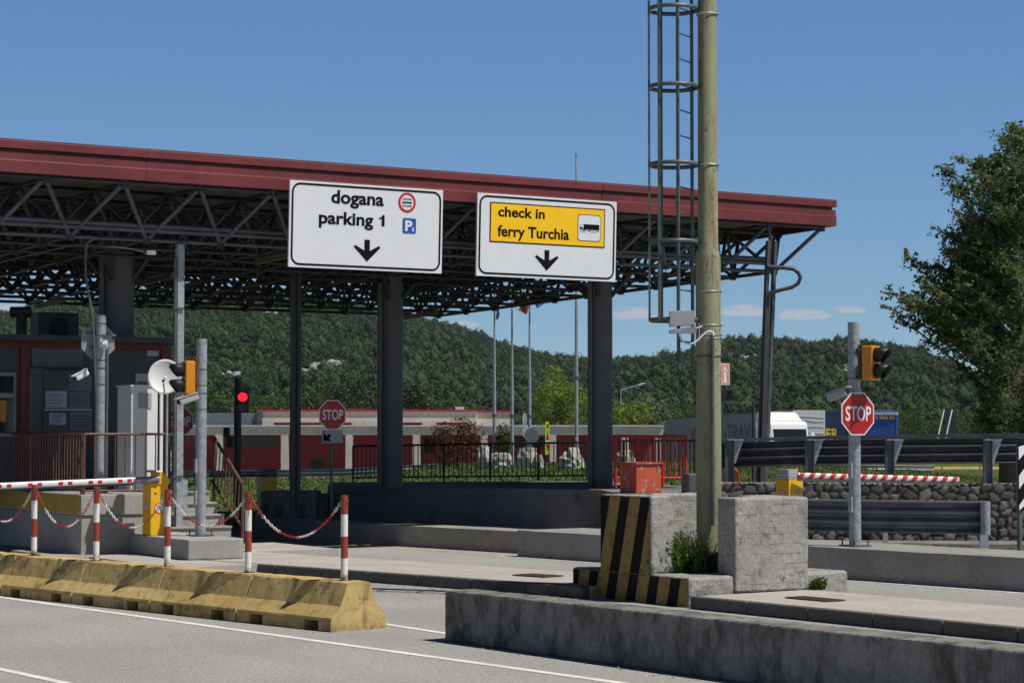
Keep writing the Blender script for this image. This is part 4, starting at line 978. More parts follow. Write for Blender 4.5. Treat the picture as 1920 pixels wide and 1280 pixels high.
# ------------------------------------------------------------------ lamp mast
def mast_mat():
    t = NT('mast_paint')
    c = t.mix(t.ramp(t.noise(2.2, 5, .65, (1, 1, .3)), .3, .7), (.215, .222, .135, 1), (.285, .285, .18, 1))
    st = t.ramp(t.noise(8, 7, .72, (1, 1, .09)), .51, .63)
    sp_ = t.ramp(t.noise(30, 6, .75, (1, 1, .4)), .56, .63)
    c = t.mix(t.math('MULTIPLY', st, .7), c, (.15, .068, .02, 1))
    c = t.mix(t.math('MULTIPLY', sp_, t.ramp(t.noise(3, 3, .6, (1, 1, .3)), .38, .52)), c, (.10, .038, .014, 1))
    t.bump(t.noise(50, 4), .15, .005)
    return t.done(c, .6, 0, .35)
MT['mast'] = mast_mat(); MT['ladder'] = M('ladder_green', (.075, .10, .095), .5, .1, .25, 6)
mp_ = uv(.93, .82, .36); MD = mp_.y
zy = lambda y, d=MD: at(1330, y, d).z
t = thing('lamp_mast', 'tall rusty pale green steel mast standing in the concrete plinth', 'mast', mp_)
m = MB(); L = lambda z: Vector((mp_.x, mp_.y, z))
prof_ = [(mp_.z, .158), (zy(487), .158), (zy(474), .147), (zy(466), .128), (zy(-700), .105)]
n = 36; vs = []
for z, r in prof_:
    for k in range(n): a = 2*math.pi*k/n; vs.append(L(z)+X*r*math.cos(a)+Y*r*math.sin(a))
m.add(vs, [(i*n+k, i*n+(k+1) % n, (i+1)*n+(k+1) % n, (i+1)*n+k) for i in range(len(prof_)-1) for k in range(n)], smooth=True); m.build('shaft', MT['mast'], t)
def band(y, r, w=.004, h=.012, mat='galv', nm='clamp_band'):
    m = MB(); z = zy(y); pts = [(L(z)+X*r*math.cos(k)+Y*r*math.sin(k)) for k in np.linspace(0, 6.283, 28, endpoint=False)]
    k_ = len(pts); o_ = [p-Z*h for p in pts]; q_ = [p+Z*h for p in pts]
    m.add(o_+q_, [(i, (i+1) % k_, k_+(i+1) % k_, k_+i) for i in range(k_)], smooth=True); m.tube(L(z)+X*(r*.93)-Y*r*.4, L(z)+X*(r+.02)-Y*r*.42, .012, n=6); o = m.build(nm, MT[mat], t); q = o.modifiers.new('s', 'SOLIDIFY'); q.thickness = w
for y in (28, 310): band(y, .135)
for y in (547, 610, 628, 635): band(y, .163, h=.008)
band(668, .163, h=.012, mat='galv_d')
# ladder with safety cage
ld = t2 = thing('caged_ladder', 'dark green ladder with hoop safety cage fixed to the mast', 'ladder', at(1284, 692, MD-.05))
lc = at(1284.5, 400, MD-.02); ex = Vector((.42, .91, 0)).normalized(); half = .205
lz0, lz1 = zy(692), zy(-700)
s0, s1 = at(1271.5, 400, MD-.22), at(1298, 400, MD+.16)
for s, zz in ((s0, lz0), (s1, zy(690))):
    m = MB(); m.cbox(Vector((s.x, s.y, zz)), .03, .05, lz1-zz, ex.cross(Z), ex); m.build('stringer', MT['ladder'], ld)
z = lz0+.02; i = 0
while z < lz1:
    m = MB(); m.tube(Vector((s0.x, s0.y, z)), Vector((s1.x, s1.y, z)), .0095, n=6); m.build('rung', MT['ladder'], ld); z += .3235
rc = at(1263.5, 400, MD-.02); R = .312
for y in [600-145.3*k for k in range(0, 9)]:
    z = zy(y); m = MB(); k_ = 40; pts = [Vector((rc.x+R*math.cos(a), rc.y+R*math.sin(a), z)) for a in np.linspace(0, 6.283, k_, endpoint=False)]
    m.add([p-Z*.026 for p in pts]+[p+Z*.026 for p in pts], [(i, (i+1) % k_, k_+(i+1) % k_, k_+i) for i in range(k_)], smooth=True); o = m.build('hoop', MT['ladder'], ld); q = o.modifiers.new('s', 'SOLIDIFY'); q.thickness = .006
for px, sg in ((1217.5, 0), (1234, -1), (1243, 1)):
    xx = at(px, 400, MD-.02).x-rc.x; yy = math.sqrt(max(0, R*R-xx*xx))*sg
    m = MB(); m.cbox(Vector((rc.x+xx, rc.y+yy, zy(602))), .04 if sg else .008, .008 if sg else .028, lz1-zy(602), *( (Y, X) if sg == 0 else (X, Y))); m.build('cage_bar', MT['ladder'], ld)
m = MB()
for y in (600, 310, 20, -270): m.tube(Vector((s1.x, s1.y, zy(y))), L(zy(y)), .014, n=6)
m.build('wall_tie', MT['ladder'], ld)
t2 = thing('antenna_box', 'small pale grey equipment box bracketed to the rusty mast below the ladder cage', 'box', at(1281, 624, MD-.3))
c = at(1281, 618, MD-.32); m = MB(); m.prism([at(1256, 612, MD-.35), at(1302, 609, MD-.35), at(1301, 582, MD-.35), at(1256, 582, MD-.35)], Y*.14); m.build('case', MT['plastic'], t2, bevel=.006)
m = MB(); m.prism([at(1256, 624, MD-.37), at(1306, 624, MD-.37), at(1306, 612, MD-.37), at(1302, 611.5, MD-.37), at(1256, 618, MD-.37)], Y*.17); m.build('tray', MT['galv'], t2)
m = MB(); m.tube(at(1303, 616, MD-.2), at(1316, 612, MD-.13), .012, n=6); m.tube(at(1311, 640, MD-.16), at(1311, 606, MD-.16), .008, n=6); m.build('bracket', MT['galv'], t2)
m = MB(); m.path([at(x, y, MD-.24) for x, y in ((1273, 622), (1274, 628), (1278, 637), (1285, 643), (1293, 645), (1301, 643), (1309, 637), (1318, 628), (1326, 622), (1332, 620.5), (1337, 623), (1337.5, 629))], .0125, 8); m.build('cable', MT['white_paint'], t2)
m = MB(); a, b = at(1337, 985, MD-.19), at(1337, 626, MD-.19); m.tube(a, Vector((a.x, a.y, b.z)), .022, n=10); m.build('conduit', MT['galv_d'], t)
# hydrant sign on the mast
t2 = thing('hydrant_sign', 'faded pink hydrant plate sticking out from the right of the mast', 'sign', at(1359, 722, MD))
a = at(1350.5, 721, MD-.05); ux = (U*.75+X*.25).normalized(); m = MB(); m.box(a, ux*.135, Z*.268, V*.004); m.build('plate', MT['signwhite'], t2)
m = MB(); k = a-V*.002+ux*.008+Z*.01; m.box(k, ux*.119, Z*.248, V*.001); m.build('pink_field', M('faded_red', (.62, .27, .21), .5), t2)
m = MB(); k = a-V*.0045; P = lambda x, y: k+ux*x+Z*y
for q in (((.04, .03), (.095, .03), (.095, .045), (.04, .045)), ((.05, .045), (.085, .045), (.085, .2), (.05, .2)), ((.032, .165), (.103, .165), (.103, .19), (.032, .19)), ((.05, .2), (.085, .2), (.078, .225), (.057, .225))): m.poly([P(*z) for z in q])
m.build('hydrant_symbol', MT['signwhite'], t2)
# ------------------------------------------------------------------ right traffic light and STOP sign
a = at(1603.5, 1021, 31.4); a.z = .447; zt = at(1600, 604, 31.4).z
t = lightpost('traffic_light', 'galvanised post with an amber traffic light facing right above a red STOP sign', a, zt, .087, [at(1600, y, 31.4).z for y in (662, 709)])
signal_head(t, at(1633, 680.5, 31.15), Vector((.80, -.62, 0)), w=.26, hgt=.50, dep=.17)
m = MB()
for y in (655, 706): m.box(at(1606, y+4, 31.3), X*.12, Y*.04, Z*.05)
m.cbox(at(1613, 711, 31.2), .06, .1, .5); m.build('bracket', MT['dark'], t)
stop('stop_sign', 'large sunlit red STOP sign on the right traffic light post', at(1608.5, 775.5, 31.2), .308, [at(1608, 815, 31.25)])
m_ = camera('cctv_camera', 'grey camera housing tilted beside the right traffic light post', at(1571, 740, 31.2), Vector((.6, -.55, .22)), .34, .11, 'plastic')
m = MB(); m.tube(at(1571, 744, 31.2), at(1577, 757, 31.3), .015, n=6); m.tube(at(1577, 757, 31.3), at(1594, 757, 31.38), .018, n=6); m.build('bracket', MT['galv'], m_)
# ------------------------------------------------------------------ right gate
gc = at(1480, 920, 35.6); zb = .445; hh = at(1480, 899, 35.5).z-zb
t, B, dp = gate('yellow barrier gate with grey head and striped arm behind the concrete plinth', gc, zb, hh, .30, None, 0, None)
m = MB(); m.prism([B(-.152, -.172, hh), B(.152, -.172, hh), B(.152, .172, hh), B(-.152, .172, hh)], Z*.085); m.prism([B(-.1, -.1, hh+.086), B(.08, -.1, hh+.086), B(.08, .16, hh+.086), B(-.1, .16, hh+.086)], Z*.085); m.build('head', MT['plastic'], t, bevel=.008)
m = MB(); m.text('AIB', B(-.05, -dp/2-.003, hh-.22), U, Z+U*.25, .15, .075, .03); m.build('lettering', MT['plastic'], t)
m = MB(); nopeds(m, B(-.152, .0, hh-.27), -U, .09); m.build('prohibition_sign', [MT['plastic'], MT['signwhite'], MT['signred'], MT['signblack']], t)
m = MB(); m.cbox(B(.13, -.02, hh+.09), .05, .05, .1, U, V); m.build('lamp', MT['amber_case'], t)
b0, b1 = at(1496, 891, 35.35), at(1797, 899, 36.6); bd = (b1-b0).normalized()
m = MB(); m.strip([b0, b1], [(.03*math.cos(a_), .05*math.sin(a_)) for a_ in np.linspace(0, 6.283, 14, endpoint=False)], closed=True, cap=True, smooth=True)
ar = m.build('arm', reflect_mat('red_white_bands', bd, b0, .205, .5, -.8), t)
m = MB(); m.strip([b0-Z*.062, b1-Z*.062], [(-.025, -.025), (.025, -.025), (.025, .012), (-.025, .012)], closed=True, cap=True); m.build('rubber_edge', MT['galv_d'], ar)
# ------------------------------------------------------------------ stone wall
def stone_wall(name, label, p0, p1, z0, z1, th=.5):
    p0, p1 = Vector(p0), Vector(p1); p0.z = p1.z = 0; L = (p1-p0).length; d = (p1-p0).normalized(); nrm = Vector((d.y, -d.x, 0))
    if nrm.y > 0: nrm = -nrm
    Hh = z1-z0; nx_, nz_ = int(L/.028), int(Hh/.028)
    cs = []; x = 0; 
    r_ = np.random.default_rng(3); zc = .07
    while zc < Hh+.2:
        x = r_.uniform(-.2, 0)
        while x < L+.3:
            cs.append((x+r_.uniform(-.06, .06), zc+r_.uniform(-.05, .05))); x += r_.uniform(.11, .26)
        zc += .15
    cs = np.array(cs); tone = r_.uniform(.3, 1., len(cs))
    gx, gz_ = np.meshgrid(np.linspace(0, L, nx_+1), np.linspace(0, Hh, nz_+1)); P_ = np.stack([gx.ravel(), gz_.ravel()], 1)
    wob = np.stack([np.sin(P_[:, 1]*23+P_[:, 0]*7)*.012, np.sin(P_[:, 0]*19)*.012], 1); P2 = P_+wob
    f1 = np.full(len(P_), 9.); f2 = np.full(len(P_), 9.); id_ = np.zeros(len(P_), int)
    for k, c in enumerate(cs):
        dd = np.hypot((P2[:, 0]-c[0])*.95, (P2[:, 1]-c[1])*1.1); cl_ = dd < f1
        f2 = np.where(cl_, f1, np.minimum(f2, dd)); id_ = np.where(cl_, k, id_); f1 = np.where(cl_, dd, f1)
    g_ = np.clip((f2-f1)/.035, 0, 1); dep = (g_**.5)*.06*(.7+.3*tone[id_])
    tp = np.where(P_[:, 1] > Hh-.03, np.random.default_rng(1).uniform(-.03, .02, len(P_)), 0)
    m = MB(); vs = [p0+d*a+Z*(z0+b+t_)+nrm*e_ for (a, b), e_, t_ in zip(P_, dep, tp)]
    W_ = nx_+1; fs = [(j*W_+i, j*W_+i+1, (j+1)*W_+i+1, (j+1)*W_+i) for j in range(nz_) for i in range(nx_)]
    m.add(vs, fs, smooth=True); tn = [float(tone[id_[q[0]]]*g_[[q[0], q[1], q[2], q[3]]].mean()) for q in fs]
    k0 = len(m.f); rim = [vs[nz_*W_+i] for i in range(W_)]; bk = [p0+d*(L*i/nx_)+Z*z1-nrm*th for i in range(W_)]
    m.add(rim+bk, [(i, i+1, W_+i+1, W_+i) for i in range(nx_)]); tn += [float(.45+.5*tone[(i//5) % len(tone)]) for i in range(nx_)]
    m.quad(p0-nrm*th+Z*z0, p1-nrm*th+Z*z0, p1-nrm*th+Z*z1, p0-nrm*th+Z*z1); tn.append(.5)
    m.quad(p1+Z*z0, p1-nrm*th+Z*z0, p1-nrm*th+Z*z1, p1+Z*z1); tn.append(.5)
    m.quad(p0+Z*z0, p0-nrm*th+Z*z0, p0-nrm*th+Z*z1, p0+Z*z1); tn.append(.5)
    o = m.build(name, stone_mat()); set_tone(o, tn); return tag(o, label, 'wall')
sw0, sw1 = at(1330, 905, 38.6), at(2080, 908, 37.6)
stone_wall('stone_wall', 'dark rubble stone wall behind the right lane below the guardrail', sw0, sw1, .0, 1.2)
# ------------------------------------------------------------------ guardrails
def wave(hw, nw, dpt):
    pr = []; n = nw*8
    for i in range(n+1):
        z = -hw/2+hw*i/n; pr.append((-dpt*(.5-.5*math.cos(2*math.pi*nw*i/n)), z))
    return pr
def guard(name, label, pts, hw, nw, mat, dpt=.07, th=.006):
    t = thing(name, label, 'guardrail', Vector((pts[0].x, pts[0].y, pts[0].z-.6)))
    m = MB(); m.strip(pts, wave(hw, nw, dpt), smooth=True); o = m.build('beam', mat, t); q = o.modifiers.new('s', 'SOLIDIFY'); q.thickness = th; return t
# upper rail on the stone wall
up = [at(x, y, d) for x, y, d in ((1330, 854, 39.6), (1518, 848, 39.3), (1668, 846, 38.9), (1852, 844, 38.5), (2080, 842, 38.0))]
t = guard('guardrail', 'dark three wave guardrail standing on top of the stone wall', up, .46, 3, MT['guard_d'] if 'guard_d' in MT else MT.setdefault('guard_d', M('guardrail_shade_side', (.065, .067, .072), .5, .3, .25)))  # beam zinc darkened so the colour carries the shade on its back
for x, d in ((1368, 39.3), (1518, 39.0), (1668, 38.6), (1852, 38.2), (2040, 37.9)):
    b = at(x, 905, d); b.z = 1.15; zt = at(x, 822, d).z
    m = MB(); m.cbox(b, .14, .012, zt-b.z); m.cbox(b-X*.075-Y*.0, .012, .1, zt-b.z); m.cbox(b+X*.075, .012, .1, zt-b.z); p = m.build('post', MT['galv_d'], t)
    m = MB(); m.box(Vector((b.x-.05, b.y-.08, zt-.03)), X*.3, Y*.3, Z*.02); a_ = Vector((b.x+.09, b.y, zt-.03)); m.prism([a_, a_+X*.16, a_+X*.02-Z*.42, a_-Z*.42], Y*.012); m.build('spacer', MT['galv'], p)
m = MB(); c = [q+Z*.27+Y*.12 for q in up]; m.strip(c, [(-.03, -.03), (.03, -.03), (.03, .03), (-.03, .03)], closed=True, cap=True); m.build('top_bar', MT['galv_d'], t)
# lower rail beside the right island
lo = [at(x, 970, d) for x, d in ((1360, 34.6), (1560, 33.7), (1700, 33.2), (1840, 32.8))]
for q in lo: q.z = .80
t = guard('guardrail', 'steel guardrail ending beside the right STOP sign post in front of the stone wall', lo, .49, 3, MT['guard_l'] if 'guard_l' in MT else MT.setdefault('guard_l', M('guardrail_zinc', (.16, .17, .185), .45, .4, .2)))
m = MB(); m.strip([q+Z*.245 for q in lo], [(-.02, -.008), (.085, -.008), (.085, .008), (-.02, .008)], closed=True, cap=True); m.build('top_flange', MT['galv'], t)
e = lo[-1]; m = MB(); m.tube(e-Z*.25+X*.06, e+Z*.25+X*.06, .075, n=16); m.build('end_terminal', MT['galv'], t)
for x, d in ((1842, 33.0), (1849, 33.1), (1660, 33.6), (1400, 34.8)):
    b = at(x, 1030, d); b.z = .1; m = MB(); m.cbox(b, .07, .05, .55); m.build('post', MT['galv'], t)
m = MB(); a, b = gz(1380, 1006, .0), gz(2000, 1060, 0); a.z = b.z = 0; a = at(1300, 1000, 36.8); b = at(2050, 1000, 36.2); a.z = b.z = 0; m.prism([a, b, b+Y*1.2, a+Y*1.2], Z*.22); o = m.build('concrete_kerb', MT['conc_dark']); tag(o, 'low dark concrete footing along the base of the stone wall', 'kerb')
# chevron sign at the picture edge
t = thing('chevron_sign', 'black sign with white chevrons on a green post at the right picture edge', 'road sign', gz(1918, 1045, .3))
a = at(1911, 956, 31.0); zt = at(1911, 829, 31.0).z; w = .6; m = MB(); m.box(a, U*w, Z*(zt-a.z), V*.02); m.build('panel', MT['signblack'], t)
m = MB(); h = zt-a.z
for s in range(-1, 2):
    z0 = .30+.42*s; pp = [(0, z0), (.3, z0+.3), (.3, z0+.49), (0, z0+.19)]; pp = [(x, min(max(y, 0), h)) for x, y in pp]; m.poly([a-V*.003+U*x+Z*y for x, y in pp]); pp = [(.6, z0), (.6, z0+.19), (.3, z0+.49), (.3, z0+.3)]; pp = [(x, min(max(y, 0), h)) for x, y in pp]; m.poly([a-V*.003+U*x+Z*y for x, y in pp])
m.build('chevrons', MT['signwhite'], t)
m = MB(); b = a+U*.06+V*.06; m.tube(Vector((b.x, b.y, .3)), Vector((b.x, b.y, zt)), .035, n=10); m.build('pole', M('green_post', (.09, .13, .11), .5), t)
# ------------------------------------------------------------------ raised platform with the columns
PW = .98
A_, B_ = gz(1122, 917, PW), gz(617, 910, PW); A2 = gz(1168, 927, PW); A_.z = B_.z = A2.z = 0
t = thing('concrete_platform', 'dark raised concrete platform carrying the two right canopy columns', 'platform', (A_+B_)/2)
back = Vector((-.35, .94, 0)); Rr = gz(1420, 928, PW); Rr.z = 0
poly_ = [B_, A_, A2, Rr, Rr+Vector((0, 4.2, 0)), A_+Vector((0.3, 7.2, 0)), B_+Vector((-.2, 3.2, 0))]
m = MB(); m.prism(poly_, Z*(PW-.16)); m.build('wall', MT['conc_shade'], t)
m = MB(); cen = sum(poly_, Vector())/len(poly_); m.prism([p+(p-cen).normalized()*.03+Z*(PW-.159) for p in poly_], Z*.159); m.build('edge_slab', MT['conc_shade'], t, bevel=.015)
e1 = (A2-A_).normalized(); nrm = Vector((e1.y, -e1.x, 0)); m = MB()
for k in range(6):
    p = A_+e1*(k*.12); q = A_+e1*((k+1)*.12); o_ = nrm*.034; m.quad(p+o_+Z*(PW-.15)-e1*.05, q+o_+Z*(PW-.15)-e1*.05, q+o_+Z*(PW-.01), p+o_+Z*(PW-.01), k % 2)
m.build('hazard_edge', [MT['yellow'], MT['black']], t)
t = thing('concrete_steps', 'dark shaded steps at the left end of the raised platform', 'steps', B_)
for i in range(4):
    m = MB(); p = B_-X*(.30*(i+1)+.03); m.box(p+Y*.1, X*.30, Y*1.4, Z*(PW-.2*(i+1))); m.build('step', MT['conc_dark'], t)
a, b = at(662, 903, 52.0), at(1100, 899, 49.5)
rail('railing', 'long black railing behind the canopy columns in front of the lawn', 'railing', [(a, b)], .86, MT['black'], step=.118, posts=1.15, r=.026, rb=.0125, low=.10)
a, b = at(1108, 899, 49.4), at(1302, 902, 46.5)
rail('railing', 'short black railing running on behind the red railing', 'railing', [(a, b)], .88, MT['black'], step=.13, posts=1.2, r=.025, rb=.012, low=.10)
m = MB(); p0, p1 = at(890, 906, 45.5), at(1105, 906, 44.2); m.tube(p0, p1, .035, n=8); o = m.build('steel_pipe', MT['galv_b']); tag(o, 'blue grey steel pipe lying along the back of the raised platform', 'pipe')
a, b = at(1154, 914, 42.6), at(1286, 914, 43.4); c = at(1310, 914, 45)
rail('railing', 'bright red tube railing right of the grey column', 'railing', [(a, b)], 1.02, MT['red'], step=.125, posts=.62, r=.032, rb=.018, low=.20)
t = thing('stair_railing', 'red sloping stair railing seen right of the rusty mast', 'railing', at(1385, 930, 41.5))
p0, p1 = at(1344, 845, 42), at(1384, 886, 41.5); MB().tube(p0, p1, .032, n=8).build('handrail', MT['red'], t); MB().tube(p1, p1-Z*.55, .032, n=8).build('post', MT['red'], t)
for i in range(7): q = p0+(p1-p0)*(i/7); MB().tube(q, Vector((q.x, q.y, p1.z-.5)), .013, n=6).build('baluster', MT['red'], t)
# peeling orange box, grey cabinet
a = gz(1193, 924.5, PW+.002); w, d_, h = .57, .53, at(1193, 870, a.y).z-PW
pz = a.z; t = thing('sand_box', 'peeling orange metal box standing on the platform behind the striped plinth', 'box', a)
m = MB(); m.prism([a, a+U*w, a+U*w+V*d_, a+V*d_], Z*h); m.build('body', MT['orange'], t, bevel=.012)
m = MB(); m.prism([a-U*.02-V*.03+Z*h, a+U*(w+.02)-V*.03+Z*h, a+U*(w+.02)+V*(d_+.02)+Z*h, a-U*.02+V*(d_+.02)+Z*h], Z*.03); m.build('lid', MT['orange'], t)
m = MB(); m.box(a+U*(w-.1)-V*.02+Z*(h-.12), U*.02, V*.018, Z*.08); m.build('hasp', MT['galv'], t)
p = gz(1296, 924, PW+.002); t = thing('junction_cabinet', 'small dark grey electrical cabinet left of the rusty mast', 'cabinet', p)
m = MB(); m.cbox(p, .28, .25, .36, U, V); m.build('case', M('grey_cabinet', (.10, .10, .105), .5), t, bevel=.02); m = MB(); m.box(p-U*.1-V*.13+Z*.05, U*.2, V*.006, Z*.26); m.build('door', M('grey_cabinet_door', (.085, .085, .09), .5), t)
# chain link fence panel behind the mast
t = thing('chain_link_fence', 'dark green chain link fence panel with posts right of the mast', 'fence', at(1385, 905, 40.5))
for x in (1352, 1412): 
    b = at(x, 905, 40.5); m = MB(); m.tube(b, at(x+1, 752, 40.5), .028, n=8); m.build('post', M('fence_green', (.02, .045, .035), .5), t)
m = MB(); a, b = at(1353, 754, 40.5), at(1412, 756, 40.5); m.tube(a, b, .006, n=4); W_ = (b-a).length; Hf = 1.45
for k in range(-18, 14):
    for s in (1, -1):
        x0 = k*.085 if s == 1 else k*.085; x1 = x0+Hf*.6
        p = a+X*(x0)-Z*(Hf if s == 1 else 0); q = a+X*(x1)-Z*(0 if s == 1 else Hf)
        if x1 < 0 or x0 > W_: continue
        f0 = max(0, -x0/(x1-x0)); f1 = min(1, (W_-x0)/(x1-x0)); m.tube(p+(q-p)*f0, p+(q-p)*f1, .0035, n=3, cap=False)
m.build('mesh', MT['galv_d'], t)
t = thing('triangle_sign', 'dark back of a triangular road sign peeking out right of the mast', 'road sign', at(1352, 900, 42))
m = MB(); m.prism([at(1333, 775, 42), at(1371, 775, 42), at(1352, 738, 42)], Y*.01); m.build('plate', MT['dark'], t); m = MB(); m.tube(at(1352, 900, 42.1), at(1352, 750, 42.1), .03, n=8); m.build('pole', MT['dark'], t)
# ------------------------------------------------------------------ numpy mesh helper
def mesh_np(name, V_, Q_, mat, tone=None, parent=None, origin=None, smooth=False):
    V_ = np.asarray(V_, np.float64); Q_ = np.asarray(Q_, np.int32); k = Q_.shape[1]
    o = np.array([(V_[:, 0].min()+V_[:, 0].max())/2, (V_[:, 1].min()+V_[:, 1].max())/2, V_[:, 2].min()]) if origin is None else np.array(origin)
    me = bpy.data.meshes.new(name); me.vertices.add(len(V_)); me.vertices.foreach_set('co', (V_-o).astype(np.float32).ravel())
    me.loops.add(Q_.size); me.loops.foreach_set('vertex_index', Q_.ravel()); me.polygons.add(len(Q_))
    me.polygons.foreach_set('loop_start', np.arange(0, Q_.size, k, dtype=np.int32)); me.polygons.foreach_set('loop_total', np.full(len(Q_), k, np.int32))
    me.polygons.foreach_set('use_smooth', np.full(len(Q_), smooth))
    me.materials.append(mat); me.update(calc_edges=True)
    if tone is not None: a = me.attributes.new('tone', 'FLOAT', 'FACE'); a.data.foreach_set('value', np.asarray(tone, np.float32))
    ob = bpy.data.objects.new(name, me); COL.objects.link(ob); ov = Vector(o); WO[ob.name] = ov
    if parent is not None: ob.parent = parent; ob.location = ov-WO[parent.name]
    else: ob.location = ov
    return ob
def leaf_quads(C_, size, rg, droop=.0, aspect=.5):
    n = len(C_); a = rg.normal(size=(n, 3)); a[:, 2] = a[:, 2]*.6-droop; a /= np.linalg.norm(a, axis=1)[:, None]
    b = rg.normal(size=(n, 3)); b -= a*(a*b).sum(1)[:, None]; b /= np.linalg.norm(b, axis=1)[:, None]
    s = size*rg.uniform(.6, 1.25, n)[:, None]
    P0, P2 = C_-a*s*.5, C_+a*s*.5; P1, P3 = C_+b*s*aspect*.5, C_-b*s*aspect*.5
    V_ = np.stack([P0, P1, P2, P3], 1).reshape(-1, 3); return V_, np.arange(4*n).reshape(n, 4)
# ------------------------------------------------------------------ hills
RIDGE = [(-700, 640), (-300, 620), (-60, 598), (0, 588), (60, 572), (140, 563), (250, 552), (360, 546), (460, 545), (540, 552), (620, 566), (700, 580), (780, 595), (840, 609), (900, 628), (950, 648), (1000, 662), (1060, 674), (1110, 677), (1160, 674), (1210, 672), (1270, 664), (1320, 652), (1370, 641), (1420, 637), (1470, 642), (1530, 648), (1580, 641), (1620, 643), (1680, 652), (1730, 662), (1790, 684), (1850, 712), (1920, 735), (2100, 770), (2600, 790)]
rx, ry = np.array([a for a, _ in RIDGE]), np.array([b for _, b in RIDGE])
def hill_z(x, y):
    px = CX+F*x/np.maximum(y, 1); yr = np.interp(px, rx, ry)
    D_ = np.where(px < 1120, 1500., 1250.); w = np.clip((px-1040)/160, 0, 1); D_ = 1500-250*w
    top_ = 2.1+(810-yr-5)*D_/F
    t = np.clip((y-430)/(D_-430), 0, 1.35); tt = np.minimum(t, 1); sh = tt**1.25
    z = -1.3+(top_+1.3)*sh-np.clip(y-D_, 0, None)*.25
    return z+(3.5*np.sin(x*.021+y*.008)*np.sin(y*.017-x*.006)+2*np.sin(x*.05+1)*np.sin(y*.043))*np.clip(t*2, 0, 1)*np.clip((1.02-t)*4, .15, 1)
gx = np.linspace(-700, 760, 180); gy = np.concatenate([np.linspace(420, 1560, 90), [1650, 1800]])
XX, YY = np.meshgrid(gx, gy); ZZ = hill_z(XX, YY)
Vh = np.stack([XX.ravel(), YY.ravel(), ZZ.ravel()], 1); n_ = len(gx)
Qh = [(j*n_+i, j*n_+i+1, (j+1)*n_+i+1, (j+1)*n_+i) for j in range(len(gy)-1) for i in range(n_-1)]
o = mesh_np('hills', Vh, Qh, grass_mat('hill_ground', (.03, .045, .014), (.05, .06, .022), (.10, .085, .05)), smooth=True); struct(o)
# woodland on the hills: one mass of lumpy crowns
import bmesh
bm = bmesh.new(); bmesh.ops.create_icosphere(bm, subdivisions=3, radius=1); iv = np.array([v.co[:] for v in bm.verts]); iff = np.array([[v.index for v in f.verts] for f in bm.faces]); bm.free()
bm = bmesh.new(); bmesh.ops.create_icosphere(bm, subdivisions=2, radius=1); iv2 = np.array([v.co[:] for v in bm.verts]); if2 = np.array([[v.index for v in f.verts] for f in bm.faces]); bm.free()
bm = bmesh.new(); bmesh.ops.create_icosphere(bm, subdivisions=1, radius=1); iv1 = np.array([v.co[:] for v in bm.verts]); if1 = np.array([[v.index for v in f.verts] for f in bm.faces]); bm.free()
def lumpy(v, seed, amp):
    r = np.random.default_rng(seed); d = np.ones(len(v))
    for k in range(9):
        c = r.normal(size=3); c /= np.linalg.norm(c); d += amp*r.uniform(.4, 1)*np.maximum(0, (v@c-.55)/.45)**1.5
    d += r.uniform(-.16, .16, len(v)); return v*d[:, None]
rg = np.random.default_rng(11); NT_ = 21000
py_ = rg.uniform(440, 1540, NT_*2); pxx = rg.uniform(-160, 2080, NT_*2); keep = rg.uniform(0, 1, NT_*2) < py_/1540; py_ = py_[keep][:NT_]; pxx = pxx[keep][:NT_]
xx_ = (pxx-CX)/F*py_; zz_ = hill_z(xx_, py_)
ypx = 810-(zz_-2.1)*F/py_
rocks = [(628, 686, 22, 5), (600, 692, 20, 4), (572, 702, 16, 4), (640, 696, 10, 4), (1372, 671, 14, 3), (1400, 674, 12, 3), (1340, 655, 8, 3), (505, 590, 22, 4), (1590, 700, 10, 5), (1605, 720, 12, 5), (440, 710, 50, 4), (1520, 690, 14, 4), (660, 715, 30, 4)]
ok = np.ones(len(xx_), bool)
for a, b, w, h in rocks: ok &= ~(((pxx-a)/w)**2+((ypx-3-b)/h)**2 < 1.1)
xx_, py_, zz_, pxx, ypx = xx_[ok], py_[ok], zz_[ok], pxx[ok], ypx[ok]
n = len(xx_); R_ = rg.uniform(1.1, 2.5, n)*np.where(rg.uniform(0, 1, n) < .16, 1.7, 1); hz = rg.uniform(.8, 1.3, n)
pat = .47+.22*np.sin(xx_*.035+1.3)*np.sin(py_*.03)+.12*np.sin(xx_*.11+py_*.05)+rg.normal(0, .2, n)+np.where(rg.uniform(0, 1, n) < .06, .35, 0)
cen = np.stack([xx_, py_, zz_+R_*.7], 1)
# solid heart of each crown
core = lumpy(iv1, 3, .2)*.66
VV = [(core[None]*np.stack([R_, R_, R_*hz], 1)[:, None, :]+cen[:, None, :]).reshape(-1, 3)]; QQ = [(if1[None]+np.arange(n)[:, None, None]*len(core)).reshape(-1, 3)]
TT = [np.repeat(pat-.12, len(if1))]  # crown hearts toned darker, shade among the leaves put into the colour
